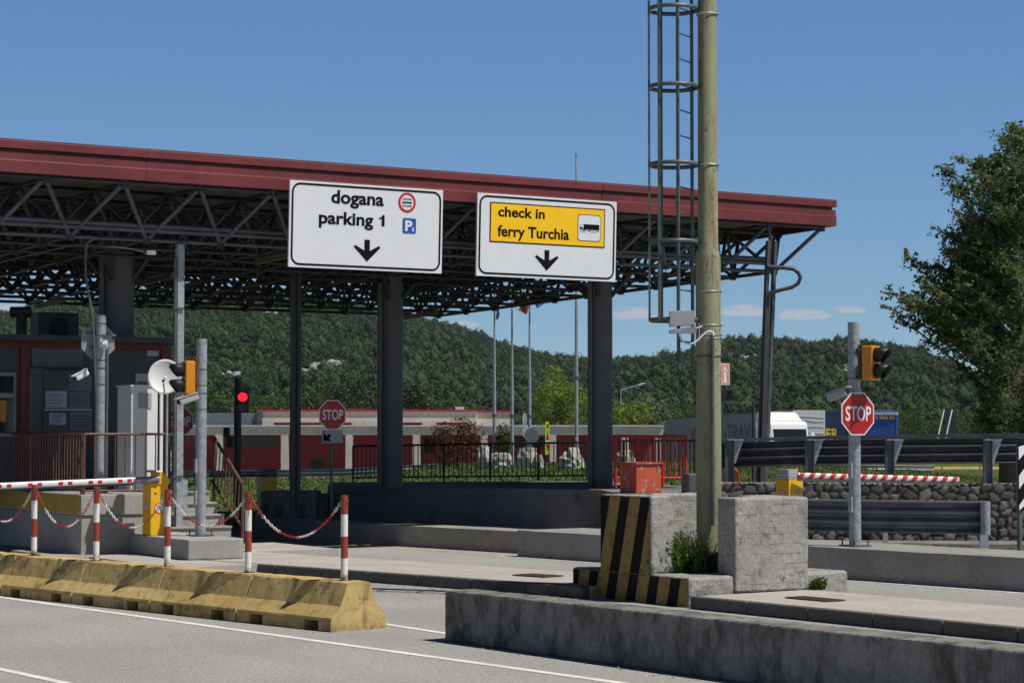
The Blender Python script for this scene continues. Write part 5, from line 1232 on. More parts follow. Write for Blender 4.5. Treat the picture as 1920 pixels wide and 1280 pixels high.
# leaf sprays over its surface
K = 72; d = rg.normal(size=(n, K, 3)); d[:, :, 1] -= .35; d[:, :, 2] += .25; d /= np.linalg.norm(d, axis=2)[:, :, None]
lob = 1+.22*np.sin(d[:, :, 0]*4+rg.uniform(0, 6, n)[:, None])*np.sin(d[:, :, 2]*4+rg.uniform(0, 6, n)[:, None])
P = cen[:, None, :]+d*np.stack([R_, R_, R_*hz], 1)[:, None, :]*(lob*rg.uniform(.78, 1.08, (n, K)))[:, :, None]; P = P.reshape(-1, 3); m_ = len(P)
a = rg.normal(size=(m_, 3)); a /= np.linalg.norm(a, axis=1)[:, None]; b = rg.normal(size=(m_, 3)); b -= a*(a*b).sum(1)[:, None]; b /= np.linalg.norm(b, axis=1)[:, None]
sz = rg.uniform(.3, .68, m_)[:, None]
VV.append(np.stack([P+a*sz, P-a*sz*.6+b*sz*.7, P-a*sz*.6-b*sz*.7], 1).reshape(-1, 3)); QQ.append(np.arange(3*m_).reshape(m_, 3)+len(VV[0]))
TT.append(np.repeat(pat, K)+rg.normal(0, .16, m_)); TT = [np.concatenate(TT).clip(0, 1)]
def forest_mat():
    t = NT('woodland'); a = t.n.new('ShaderNodeAttribute'); a.attribute_name = 'tone'
    c = t.mix(a.outputs['Fac'], (.022, .043, .020, 1), (.057, .090, .034, 1))
    c = t.mix(t.ramp(t.noise(1.1, 4, .8), .45, .75), c, (.024, .036, .022, 1))
    c = t.mix(t.math('MULTIPLY', t.ramp(t.noise(.012, 3), .60, .72), .5), c, (.055, .05, .04, 1))
    return t.done(c, .9, 0, .1)
o = mesh_np('woodland', np.concatenate(VV), np.concatenate(QQ), forest_mat(), np.concatenate(TT), smooth=True); tag(o, 'dense green woodland covering the hills behind the canopy', 'woodland', kind='stuff')
VV, QQ = [], []; nb = 0
for (a, b, w, h) in rocks:
    for k in range(int(w*h*.11)+3):
        d_ = 1250 if a > 1100 else 1400
        px, py = a+rg.normal(0, w*.5), b+rg.normal(0, h*.5)-(h*.4 if k % 3 == 0 else 0)*np.sign(px-a if False else 1)
        # march to the slope
        ys_ = np.linspace(460, 1480, 400); hz_ = hill_z((px-CX)/F*ys_, ys_); yp = 810-(hz_-2.1)*F/ys_; j = np.argmax(yp < py); yv = ys_[j]; xv = (px-CX)/F*yv
        r_ = rg.uniform(.4, 1.15); v = lumpy(iv2, int(rg.integers(1e6)), .5)*np.array([r_*1.5, r_, r_*.8]); VV.append(v+np.array([xv, yv, hill_z(np.array(xv), np.array(yv))+r_*.35+1])); QQ.append(if2+nb); nb += len(v)
o = mesh_np('limestone_outcrops', np.concatenate(VV), np.concatenate(QQ), M('limestone', (.30, .29, .285), .9, 0, .35, .6)); tag(o, 'pale limestone outcrops showing between the trees on the hillside', 'rocks', kind='stuff')
# ------------------------------------------------------------------ lawn
def lawn_z(x, y):
    px = CX+F*x/y; return .02+.68*sm(590, 900, px)-.9*sm(99, 106, y)-.3*sm(1400, 1700, px)
m = MB(); xs = np.linspace(-16, 24, 60); ys = np.linspace(47.5, 106, 60)
m.add([(x, y, lawn_z(x, y)) for y in ys for x in xs], [(j*60+i, j*60+i+1, (j+1)*60+i+1, (j+1)*60+i) for j in range(59) for i in range(59)], smooth=True)
m.add([(x, 47.5, q) for q in (-.01,) for x in xs]+[(x, 47.5, lawn_z(x, 47.5)) for x in xs], [(i, i+1, 61+i, 60+i) for i in range(59)])
o = m.build('lawn', grass_mat('lawn', (.055, .085, .018), (.095, .125, .032), (.15, .15, .055))); struct(o)
n = 26000; gy_ = rg.uniform(48, 104, n); gx_ = rg.uniform(-14, 18, n); gz_ = np.array([lawn_z(a, b) for a, b in zip(gx_, gy_)])
a = rg.uniform(0, 6.28, n); w = np.stack([np.cos(a), np.sin(a), 0*a], 1)*.05; hh = rg.uniform(.04, .12, n); P = np.stack([gx_, gy_, gz_-.01], 1); up_ = np.stack([rg.normal(0, .04, n), rg.normal(0, .04, n), hh], 1)
Vg = np.stack([P-w, P+w, P+up_], 1).reshape(-1, 3); MT['blade'] = leaf_mat('grass_blade', (.05, .09, .015), (.14, .17, .05), .3)
o = mesh_np('lawn_grass', Vg, np.arange(3*n).reshape(n, 3), MT['blade'], rg.uniform(0, 1, n)); tag(o, 'short green grass on the lawn behind the black railing', 'grass', kind='stuff')
# ------------------------------------------------------------------ boulders
MT['boulder'] = M('white_boulder', (.42, .41, .39), .9, 0, .2, 2, (.08, .08, .075), 1.6, .52, .64, bump=.5, bscale=12)
for k, (x0, x1, y0, y1, s) in enumerate(((893, 925, 836, 876, 'left of the first flagpole'), (918, 962, 848, 880, 'behind the second flagpole, darker and lower'), (966, 1012, 838, 878, 'in front of the third flagpole'), (1001, 1020, 850, 876, 'small one right of the third flagpole'), (1046, 1096, 838, 874, 'left of the grey column'), (1150, 1192, 843, 880, 'seen through the red railing'), (1100, 1125, 850, 878, 'behind the right grey column'))):
    d = 84-k*.3; a, b = at(x0, y1, d), at(x1, y1, d); c = (a+b)/2; zt = at(x0, y0, d).z; zb = lawn_z(c.x, d)-.15; w = (b-a).length
    v = lumpy(iv, 70+k, .35); v = v/np.abs(v).max(0)*np.array([w/2, w*.42, (zt-zb)*.62]); v[:, 2] = np.minimum(v[:, 2], v[:, 2].max()*.82)
    v += np.random.default_rng(k).normal(0, .012, v.shape); v[:, 2] *= (zt-zb)*.62/v[:, 2].max(); v += np.array([c.x, d, zb+(zt-zb)*.38])
    o = mesh_np('boulder', v, iff, MT['boulder'], smooth=False); tag(o, 'white boulder on the lawn '+s, 'boulder', 'white boulders on the lawn')
# ------------------------------------------------------------------ trees
TR = {}
def tree(name, label, base, hgt, rad, mats, seed, leaf=.3, n=2600, z0=.25, group=None, conic=0., squash=1.):
    r = np.random.default_rng(seed); base = Vector(base); t = thing(name, label, 'tree', base, group)
    m = MB(); m.tube(base-Z*.2, base+Z*hgt*.6, hgt*.022+.04, hgt*.012, n=8)
    for k in range(6):
        a = r.uniform(0, 6.28); h0 = hgt*r.uniform(.25, .55); m.tube(base+Z*h0, base+Z*(h0+hgt*.22)+Vector((math.cos(a), math.sin(a), 0))*rad*.6, .05*hgt/8, .02, n=5)
    m.build('trunk', MT['bark'], t)
    nc = 46; cs = []
    while len(cs) < nc:
        p = r.uniform(-1, 1, 3); q = p[0]**2+p[1]**2+p[2]**2
        if q > 1 or q < .12: continue
        k = 1-conic*(p[2]+1)/2; cs.append([p[0]*rad*k, p[1]*rad*k, hgt*(z0+(1-z0)*(p[2]+1)/2)])
    cs = np.array(cs); w = r.uniform(.5, 1.3, nc); id_ = r.choice(nc, n, p=w/w.sum()); cr = (rad*.34*w)[id_]
    d = r.normal(size=(n, 3)); d /= np.linalg.norm(d, axis=1)[:, None]; d *= (r.uniform(.35, 1, n)**.6)[:, None]
    if conic > .5: d[:, 2] *= .45
    P = cs[id_]+d*cr[:, None]; P[:, 2] = np.minimum(P[:, 2], hgt); V_, Q_ = leaf_quads(P+np.array(base[:]), leaf, r)
    tone = (r.normal(.5, .2, n)+(w[id_]-.9)*.25).clip(0, 1)
    mesh_np('crown', V_, Q_, mats, tone, t); return t
MT['bark'] = M('bark', (.075, .06, .045), .9, 0, .3, 6)
MT['lf_mid'] = leaf_mat('leaf_mid_green', (.028, .058, .015), (.085, .135, .032)); MT['lf_dark'] = leaf_mat('needle_dark_green', (.012, .026, .012), (.04, .06, .024), .15)
MT['lf_yel'] = leaf_mat('leaf_yellow_green', (.12, .17, .02), (.26, .32, .05)); MT['lf_olive'] = leaf_mat('leaf_olive', (.085, .105, .028), (.19, .20, .07)); MT['lf_red'] = leaf_mat('leaf_red_brown', (.055, .02, .014), (.16, .06, .035)); MT['lf_grey'] = leaf_mat('leaf_silver', (.08, .11, .05), (.24, .27, .17))
spots = [(330, 742, 'm'), (385, 728, 'm'), (420, 752, 'd'), (478, 742, 'm'), (520, 752, 'm'), (585, 744, 'd'), (612, 722, 'm'), (650, 708, 'k'), (690, 712, 'd'), (726, 724, 'm'), (770, 716, 'k'), (800, 738, 'd'), (838, 752, 'm'), (880, 762, 'm'), (930, 757, 'd'), (1260, 766, 'd'), (1300, 760, 'm'), (1345, 757, 'm'), (1400, 762, 'd'), (1530, 764, 'm'), (1600, 765, 'd'), (1655, 762, 'm'), (1715, 770, 'm'), (1765, 778, 'm'), (1810, 772, 'm'), (1850, 776, 'd'), (1895, 770, 'm'), (1740, 788, 'm'), (1790, 792, 'm'), (1700, 792, 'm'), (1835, 794, 'm')]
proto = {}
names = {'m': ('broadleaf_tree', 'mid green bushy tree in the row at the foot of the hill', 'broadleaf trees at the foot of the hill'), 'd': ('dark_tree', 'dark dense tree in the row at the foot of the hill', 'dark trees at the foot of the hill'), 'k': ('pine_tree', 'tall dark ragged pine rising over the long low building', 'pines over the long building')}
for k, (px, py, kd_) in enumerate(spots):
    d = 205+(k*37) % 60; p = at(px, py, d); hgt = p.z+1.3; base = Vector((p.x, p.y, -1.3))
    if kd_ not in proto:
        nm, lb, gp = names[kd_]; proto[kd_] = (tree(nm, lb, base, hgt, hgt*.42 if kd_ == 'm' else hgt*.36, MT['lf_mid'] if kd_ == 'm' else MT['lf_dark'], 5+k, .34, 3200, .12, gp, .55 if kd_ == 'k' else .1), hgt)
    else:
        t0, h0 = proto[kd_]; s = hgt/h0; ws = s*random.uniform(1., 1.35); dup(t0, base, random.uniform(0, 6.28), None, (ws, ws, s))
def bush(px, ytop, d, wpx, zb, name, label, mat, seed, leaf, n, z0=.08):
    p = at(px, ytop, d); return tree(name, label, Vector((p.x, p.y, zb)), p.z-zb, wpx/2*d/F, MT[mat], seed, leaf, n, z0)
bush(1062, 686, 150, 108, -1.3, 'tree', 'bright yellow green tree behind the flagpoles', 'lf_yel', 31, .24, 5200, .2)
bush(1000, 728, 152, 80, -1.3, 'tree', 'olive green tree left of the bright yellow green tree', 'lf_olive', 32, .24, 2600, .1)
bush(1105, 740, 148, 90, -1.3, 'tree', 'low olive tree half hidden by the right grey column', 'lf_olive', 35, .24, 3000, .05)
bush(1180, 745, 148, 100, -1.3, 'tree', 'lime green tree between the grey column and the mast', 'lf_yel', 33, .24, 4600, .08)
bush(1215, 738, 156, 90, -1.3, 'tree', 'silvery leaved tree beside the lime green tree', 'lf_grey', 34, .26, 3600, .08)
bush(1255, 765, 160, 70, -1.3, 'tree', 'dark green tree left of the grey lorry trailer', 'lf_mid', 36, .26, 2400, .08)
bush(858, 782, 90, 100, .55, 'bush', 'red brown leaved bush in front of the long building', 'lf_red', 37, .13, 3000, .12)
bush(945, 790, 92, 36, .6, 'bush', 'narrow green bush between the first two flagpoles', 'lf_mid', 38, .12, 1200, .05)
bush(1065, 846, 88, 30, .5, 'bush', 'small brown bush between the white boulders', 'lf_red', 39, .1, 700, .05)
# ------------------------------------------------------------------ big tree at the right
def big_tree():
    d0 = 46.0; P = lambda px, py, dd=0: at(px, py, d0+dd)
    t = thing('large_tree', 'large leafy tree at the right edge with long feathery branches against the sky', 'tree', Vector((P(1893, 905).x, d0, 0)))
    m = MB(); tr = [P(1893, 990), P(1893, 860), P(1897, 740), P(1912, 620), P(1930, 480), P(1950, 330), P(1965, 230)]; tr[0].z = -.1
    m.path(tr, [.26, .22, .2, .17, .13, .08, .03], 12); m.build('trunk', MT['bark'], t)
    env_y = [235, 300, 330, 400, 430, 480, 540, 575, 605, 640, 700, 760, 800, 840]; env_x = [1892, 1808, 1772, 1765, 1745, 1712, 1672, 1656, 1712, 1788, 1803, 1806, 1850, 1890]
    tips = [(1652, 572), (1668, 547), (1690, 560), (1700, 480), (1712, 497), (1720, 530), (1690, 598), (1745, 425), (1752, 500), (1768, 322), (1782, 345), (1800, 300), (1832, 300), (1815, 330), (1800, 400), (1890, 240), (1905, 246), (1915, 262), (1745, 606), (1790, 640), (1800, 690), (1808, 745), (1850, 800), (1760, 560), (1778, 470), (1780, 590), (1870, 290), (1850, 320)]
    r = np.random.default_rng(21); R2 = random.Random(4)
    for k in range(265):
        y = r.uniform(255, 825); x0 = np.interp(y, env_y, env_x); x = x0+16+abs(r.normal(0, 1))*85+r.uniform(0, 75)
        tips.append((x, y))
    C_, br = [], MB(); tw = []
    for k, (x, y) in enumerate(tips):
        edge = k < 28; dd = R2.uniform(-1.3, 1.3) if edge else R2.uniform(-2.6, 2.6); tip = P(x, y, dd)
        yb = min(850, y+40+abs(1900-x)*.42+R2.uniform(0, 60)); f = np.interp(yb, [230, 330, 480, 620, 740, 860, 990], [6, 5, 4, 3, 2, 1, 0]); i = int(f); i = min(i, 5); root = tr[i]+(tr[i+1]-tr[i])*(f-i)
        c = root+(tip-root)*.55+Z*R2.uniform(.1, .5); L_ = (tip-root).length; n = 9
        pts = [root*(1-s)**2+c*2*s*(1-s)+tip*s*s for s in [j/(n-1) for j in range(n)]]
        rr = [.012+.035*(1-j/(n-1))*min(1, L_/3) for j in range(n)]; br.path(pts, rr, 5)
        ntw = int(10+L_*5)
        for q in range(ntw):
            s = R2.uniform(.22, 1)**.8; a = root*(1-s)**2+c*2*s*(1-s)+tip*s*s
            dr = (tip-root).normalized()*.7+Vector((R2.gauss(0, .6), R2.gauss(0, .6), R2.gauss(-.1, .5))); dr.normalize(); ln = R2.uniform(.16, .5)*(.75 if edge and s > .8 else 1)
            e = a+dr*ln-Z*ln*.18
            if q % 2 == 0: br.tube(a, e, .0045, .0025, n=3, cap=False)
            nl = R2.randint(11, 20)
            for w in range(nl):
                u = (w+R2.random())/nl; p = a+(e-a)*u; C_.append((p.x+R2.gauss(0, .035), p.y+R2.gauss(0, .035), p.z+R2.gauss(-.015, .035)))
    br.build('branches', MT['bark_pale'] if 'bark_pale' in MT else MT.setdefault('bark_pale', M('pale_bark', (.17, .155, .13), .9, 0, .3, 8)), t)
    C_ = np.array(C_); V_, Q_ = leaf_quads(C_, .10, r, .25, .5); tone = (r.normal(.45, .22, len(C_))+.12*np.sin(C_[:, 0]*3)*np.sin(C_[:, 2]*2.3)).clip(0, 1)
    mesh_np('crown', V_, Q_, MT['lf_big'], tone, t); print('leaves', len(C_))
MT['lf_big'] = leaf_mat('leaf_deep_green', (.045, .074, .024), (.15, .20, .062), .38)
big_tree()
# ------------------------------------------------------------------ long building
DB = 130.; bx = lambda px, d=DB: (px-CX)/F*d
bz = lambda py, d=DB: at(960, py, d).z
t = thing('long_building', 'long low building with concrete portico and red walls beyond the lawn', 'building', (bx(760), DB+3, -1.3))
MT['bconc'] = M('portico_concrete', (.46, .43, .385), .9, 0, .12, .8, streak=(.28, .26, .24)); MT['bred'] = M('red_wall', (.24, .03, .035), .8, 0, .15, .6, streak=(.15, .02, .025)); MT['bred_trim'] = M('red_trim', (.42, .02, .045), .5)
m = MB(); m.box((bx(330), DB, bz(815)), X*(bx(1243)-bx(330)), Y*.4, Z*(bz(799)-bz(815))); m.build('beam', MT['bconc'], t, bevel=.02)
m = MB(); m.box((bx(328), DB-.12, bz(799)+.004), X*(bx(1244)-bx(328)), Y*7, Z*.07); m.build('roof', M('pale_roof_edge', (.55, .54, .52), .7), t)
for x in (335, 411, 534, 655, 781, 908, 1036, 1172, 1236):
    m = MB(); m.cbox((bx(x), DB+.22, -1.3), .44, .44, bz(815)+1.3-.002); m.build('pillar', MT['bconc'], t)
m = MB(); m.box((bx(330), DB+2.6, -1.3), X*(bx(1240)-bx(330)), Y*.3, Z*(bz(800)+1.3)); m.build('wall', MT['bred'], t)
for x0, x1, y0, y1, mt in ((425, 520, 818, 838, 'glass'), (583, 608, 861, 890, 'black'), (795, 815, 820, 850, 'glass'), (965, 1028, 820, 838, 'black')):
    m = MB(); d = DB+2.58; m.box((bx(x0, d), d-.03, bz(y1, d)), X*(bx(x1, d)-bx(x0, d)), Y*.02, Z*(bz(y0, d)-bz(y1, d))); m.build('window', MT[mt], t)
m = MB(); m.box((bx(345), DB+8, -1.3), X*(bx(490, 138)-bx(345)), Y*4, Z*(bz(774, 138)+1.3)); m.build('side_wall', M('shaded_wall_grey', (.15, .17, .20), .6), t)  # side wall's shade is put into its blue-grey colour
for x0, x1, y in ((484, 895, 771.5), (895, 960, 773)):
    dd = 138. if x0 < 800 else 139.; m = MB(); m.box((bx(x0, dd), dd, -1.3), X*(bx(x1, dd)-bx(x0, dd)), Y*8, Z*(bz(y, dd)+1.3)); m.build('upper_wall', MT['cream'], t)
    m = MB(); m.box((bx(x0-2, dd), dd-.1, bz(y, dd)), X*(bx(x1+2, dd)-bx(x0-2, dd)), Y*.4, Z*.13); m.build('roof_trim', MT['bred_trim'], t)
m = MB(); m.box((bx(482, 138), 137.85, -1), X*.35, Y*.3, Z*(bz(770, 138)+1)); m.build('downpipe', MT['galv_d'], t)
for x0, x1 in ((514, 660), (754, 792), (818, 870)):
    m = MB(); d = 137.95; m.box((bx(x0, d), d-.06, bz(800, d)), X*(bx(x1, d)-bx(x0, d)), Y*.05, Z*(bz(791.5, d)-bz(800, d))); w = m.build('window_strip', MT['bred_trim'], t)
    k = max(1, round((x1-x0)/36)); m = MB()
    for i in range(k): a = x0+(x1-x0)*(i+.08)/k; b = x0+(x1-x0)*(i+.92)/k; m.box((bx(a, d), d-.08, bz(800, d)), X*(bx(b, d)-bx(a, d)), Y*.015, Z*(bz(793.5, d)-bz(800, d)))
    m.build('pane', MT['glass'], w)
m = MB(); m.box((bx(854, 142), 142, bz(772, 142)), X*.55, Y*.5, Z*.35); m.build('roof_vent', MT['plastic'], t)
# low cabinet in the portico, bin
# ------------------------------------------------------------------ middle guardrail
gp = [Vector((bx(x, d), d, at(x, y, d).z)) for x, y, d in ((300, 889, 99), (480, 888, 98), (640, 886, 97), (820, 876, 96))]
t = guard('guardrail', 'distant two wave guardrail between the lawn and the red walled building', gp, .34, 2, MT['galv_b'], .06)
for i in range(9):
    x = 310+i*58; d = 99-i*.35; b = Vector((bx(x, d), d+.1, -.6)); m = MB(); m.cbox(b, .1, .08, at(x, 884, d).z+.6); m.build('post', MT['galv_d'], t)
# ------------------------------------------------------------------ flagpoles and flags
for px, yt, d, s in ((927, 540, 92, 'leftmost of the four flagpoles by the boulders'), (960, 540, 91, 'second flagpole from the left by the boulders'), (993, 540, 90, 'third flagpole right beside the round sign backs'), (1081, 291, 93, 'tallest flagpole rising above the canopy roof')):
    b = at(px, 860, d); b.z = lawn_z(b.x, d); tp = at(px-(4 if yt > 300 else 5), yt, d); t = thing('flagpole', 'slim galvanised '+s, 'flagpole', b, 'flagpoles on the lawn')
    m = MB(); tp = Vector((b.x, b.y, tp.z)); m.tube(b, b+(tp-b)*.5, .082, .066, n=12); m.tube(b+(tp-b)*.5, tp, .055, .03, n=12); m.build('shaft', MT['galv'], t)
    m = MB(); m.tube(b+(tp-b)*.28-Z*.05, b+(tp-b)*.28+Z*.05, .1, n=10); m.tube(tp, tp+Z*.08, .05, .02, n=8); m.build('collar', MT['galv_d'], t)
def flag(label, pts_px, d, mats, seed):
    # draped cloth: columns of pixels positions (top,bottom) define the hanging folds
    r = random.Random(seed); m = MB(); n = len(pts_px); rows = 8; vs = []
    for i, (x, y0, y1) in enumerate(pts_px):
        for j in range(rows+1):
            f = j/rows; p = at(x+3*math.sin(f*3+i), y0+(y1-y0)*f, d+.18*math.sin(i*1.9+f*1.2)); vs.append(p)
    for i in range(n-1):
        for j in range(rows): m.add([vs[i*(rows+1)+j], vs[i*(rows+1)+j+1], vs[(i+1)*(rows+1)+j+1], vs[(i+1)*(rows+1)+j]], ((0, 1, 2, 3),), min(len(mats)-1, int(i*len(mats)/(n-1))), True)
    o = m.build('flag', mats); q = o.modifiers.new('s', 'SOLIDIFY'); q.thickness = .01; return tag(o, label, 'flag', 'flags by the lawn')
fb, fb2, fgr, fwh, frd = M('flag_blue', (.02, .06, .33), .7), M('flag_navy', (.012, .02, .09), .7), M('flag_green', (.02, .35, .10), .7), M('flag_white', (.7, .7, .7), .7), M('flag_red', (.45, .03, .03), .7)
flag('dark blue flag hanging limp on the leftmost flagpole', [(929, 540, 600), (932, 541, 596), (936, 543, 600), (938, 545, 590)], 91.9, [fb2], 1)
flag('blue flag fold beside the limp dark flag', [(932, 543, 572), (936, 544, 574), (941, 546, 572)], 91.6, [fb], 2)
flag('green white and red flag drooping from the second flagpole', [(962, 541, 566), (966, 542, 572), (970, 546, 577), (974, 552, 582), (979, 560, 586), (984, 562, 590), (990, 566, 578)], 90.8, [fgr, fwh, frd], 3)
flag('blue flag blowing from the third flagpole', [(995, 536, 556), (1003, 538, 566), (1010, 542, 578), (1017, 540, 572), (1026, 540, 560)], 89.8, [fb], 4)
# round sign backs and yellow marker
t = thing('round_signs', 'grey backs of round road signs on a leaning pole among the flagpoles', 'road sign', at(987, 866, 86))
m = MB(); m.tube(at(989, 872, 86), at(984, 775, 86), .03, n=8); m.build('pole', MT['galv_d'], t)
for (x, y, rx_, ry_) in ((984, 787, 4, 14), (986, 808, 6, 16)):
    m = MB(); e = Vector((rx_/13, math.sqrt(max(0, 1-(rx_/13)**2)), 0)); c = at(x, y, 85.9); m.disc(c, e.cross(Z), .29, 24); o = m.build('disc', MT['signback'], t); q = o.modifiers.new('s', 'SOLIDIFY'); q.thickness = .012
m = MB(); m.disc(at(997, 816, 85.5), Vector((-.25, -1, 0)), .30, 28); o = m.build('disc', MT['signback'], t); q = o.modifiers.new('s', 'SOLIDIFY'); q.thickness = .012
t = thing('marker_board', 'tall fluorescent yellow marker board with red triangle left of the grey column', 'road sign', at(1026, 852, 80))
a = at(1022, 852, 80); h = at(1022, 790, 80).z-a.z; w = .19; m = MB(); m.prism([a, a+X*w*.95, a+X*w*.8+Z*h, a+X*w*.05+Z*h], Y*.03); m.build('panel', M('fluorescent_yellow', (.62, .72, .02), .4), t)
P = lambda x, y: a-Y*.003+X*(w*x)+Z*(h*y)
m = MB(); m.poly([P(.12, .45), P(.85, .45), P(.5, .68)], 0); m.poly([P(.05, .32), P(.92, .32), P(.92, .44), P(.05, .44)], 1); m.poly([P(.12, .31), P(.85, .31), P(.5, .10)], 0); m.poly([P(.3, .82), P(.5, .8), P(.7, .9), P(.6, .95), P(.4, .92)], 2); m.build('marks', [MT['signred'], MT['signwhite'], MT['signblack']], t)
# ------------------------------------------------------------------ lorries, container and far road
MT['tarp_dark'] = M('dark_grey_tarpaulin', (.12, .135, .17), .5, 0, .08, .6); MT['tarp_grey'] = M('light_grey_tarpaulin', (.55, .56, .57), .55, 0, .05, .5); MT['tarp_navy'] = M('navy_tarpaulin', (.012, .022, .07), .5, 0, .1); MT['letter_navy'] = M('navy_lettering', (.015, .03, .095), .5); MT['letter_yellow'] = M('yellow_lettering', (.62, .42, .03), .5)
b0, b1 = at(1247, 830, 139), at(1411, 830, 128); hd = (b1-b0); hd.z = 0; Ln = hd.length; hd.normalize(); sd_ = Vector((hd.y, -hd.x, 0)); sd_ = sd_ if sd_.y < 0 else -sd_   # side facing us
t = thing('articulated_lorry', 'white cab lorry with a long dark grey lettered trailer beyond the guardrail', 'lorry', Vector((b1.x, b1.y, -1.2)))
q = lambda l, s, z: Vector((b0.x, b0.y, 0))+hd*l+sd_*s+Z*z
zt0, zt1 = at(1247, 787, 139).z, at(1411, 775, 128).z
m = MB(); vs = [q(0, 0, -.1), q(Ln, 0, -.1), q(Ln, -2.5, -.1), q(0, -2.5, -.1), q(0, 0, zt0), q(Ln, 0, zt1), q(Ln, -2.5, zt1), q(0, -2.5, zt0)]
m.add(vs, ((3, 2, 1, 0), (4, 5, 6, 7), (0, 1, 5, 4), (1, 2, 6, 5), (2, 3, 7, 6), (3, 0, 4, 7))); m.build('trailer', MT['tarp_dark'], t, bevel=.03)
def onside(px0, px1, y0, y1, s, mat, bold=.02):
    p0 = hitp(px0, y1, q(0, .012, 0), sd_); p1 = hitp(px1, y1, q(0, .012, 0), sd_); p2 = hitp(px0, y0, q(0, .012, 0), sd_)
    m = MB(); ux = (p1-p0); L_ = ux.length; m.text(s, p0, ux.normalized(), Z, L_, p2.z-p0.z, bold); m.build('lettering', MT[mat], t)
onside(1297, 1352, 800, 831, 'CEY', 'letter_navy', .03); onside(1357, 1407, 795, 826, '-TRAV', 'letter_navy', .03)
m = MB()
for l in (1.2, 2.5, 3.8, Ln-1): 
    for s in (-.15, -2.2): m.tube(q(l, s-.15, -.75), q(l, s+.15, -.75), .5, n=20)
m.build('wheels', MT['black'], t)
m = MB(); m.box(q(.3, -.3, -.3), hd*(Ln-.6), sd_*-1.9, Z*.2); m.build('chassis', MT['dark'], t)
ct_ = b1+hd*.5; cq = lambda l, s, z: Vector((b1.x, b1.y, 0))+hd*l+sd_*s+Z*z
zc = at(1470, 789, 126).z; zf = at(1460, 772, 127).z
prof = [(.4, -.55), (2.45, -.55), (2.5, .9), (2.36, 1.9), (2.2, zc-.12), (1.95, zc), (.4, zc+.05)]
m = MB(); m.prism([cq(l, .03, z) for l, z in prof], sd_*-2.5); cb = m.build('cab', MT['white_paint'], t, bevel=.1, seg=3)
m = MB(); m.prism([cq(l, -.1, z) for l, z in ((.35, zc-.05), (1.9, zc+.02), (1.35, zf-.12), (1.05, zf), (.35, zf))], sd_*-2.2); m.build('roof_fairing', MT['white_paint'], t, bevel=.06)
m = MB(); n_ = 6; y0w, y1w = at(1480, 826, 126).z, at(1480, 804, 126).z
def wl_(z): return np.interp(z, [.9, 1.9, zc-.12], [2.5, 2.36, 2.2])+.02
m.quad(cq(wl_(y0w), -.12, y0w), cq(wl_(y0w), -2.33, y0w), cq(wl_(y1w), -2.33, y1w), cq(wl_(y1w), -.12, y1w)); m.build('windscreen', MT['glass'], cb)
m = MB(); m.quad(cq(1.3, .035, y0w), cq(2.2, .035, y0w), cq(2.1, .035, y1w), cq(1.3, .035, y1w)); m.build('side_window', MT['glass'], cb)
m = MB(); m.box(cq(2.3, .12, y0w-.25), hd*.12, sd_*.22, Z*.75); m.box(cq(2.3, -2.6, y0w-.25), hd*.12, sd_*-.22, Z*.75); m.build('mirrors', MT['white_paint'], cb)
m = MB(); m.box(cq(1.45, -.5, zc+.08), hd*.15, sd_*-1.3, Z*.16); m.build('sun_hatch', MT['dark'], cb)
m = MB(); m.box(cq(2.53, -.2, -.2), hd*.02, sd_*-2.1, Z*.7); m.build('grille', MT['dark'], cb)
m = MB()
for l in (1.6,):
    for s in (.0, -2.3): m.tube(cq(l, s-.15, -.7), cq(l, s+.1, -.7), .5, n=20)
m.build('wheels', MT['black'], t)
def boxpx(px0, px1, y0, y1, d, dep, mat, name, parent, bev=.03):
    a, b = at(px0, y1, d), at(px1, y1, d); m = MB(); m.box(a, X*(b.x-a.x), Y*dep, Z*(at(px0, y0, d).z-a.z)); return m.build(name, mat, parent, bevel=bev)
t = thing('curtain_trailer', 'light grey curtain sided trailer with wrinkled tarpaulin right of the white cab', 'trailer', at(1518, 850, 150))
o = boxpx(1487, 1547.5, 769, 850, 150, 11, MT['tarp_grey'], 'body', t)
m = MB()
for i in range(5): y = 777+i*10+random.uniform(-1.5, 1.5); m.path([at(1489+k*14, y+random.uniform(-1.2, 1.2)+.9*k, 149.985) for k in range(5)], .02, 5)
m.build('creases', MT['tarp_grey'], o)
boxpx(1452, 1486.5, 769.5, 850, 151, 9, MT['tarp_dark'], 'front_wall', t)
t = thing('blue_trailer', 'navy blue trailer with yellow letters half hidden behind the STOP sign post', 'trailer', at(1588, 850, 151))
o = boxpx(1548, 1626, 769, 850, 151, 2.5, MT['tarp_navy'], 'body', t)
a, b = at(1549, 823, 150.98), at(1572, 823, 150.98); m = MB(); m.text('ER', a, X, Z, b.x-a.x, at(1549, 803, 151).z-a.z, .03); m.build('lettering', MT['letter_yellow'], o)
t = thing('shipping_container', 'bright blue ribbed container with a white top band and yellow writing', 'container', at(1655, 850, 148))
MT['cont_blue'] = M('container_blue', (.012, .085, .36), .45, 0, .1)
o = boxpx(1625, 1680.5, 772, 850, 148.2, 6, MT['cont_blue'], 'body', t, .0)
m = MB()
for i in range(15): x = 1626+i*3.7; a, b = at(x, 850, 148.15), at(x+1.8, 850, 148.15); m.box(a, X*(b.x-a.x), Y*.045, Z*(at(x, 784, 148.15).z-a.z))
m.build('ribs', MT['cont_blue'], o)
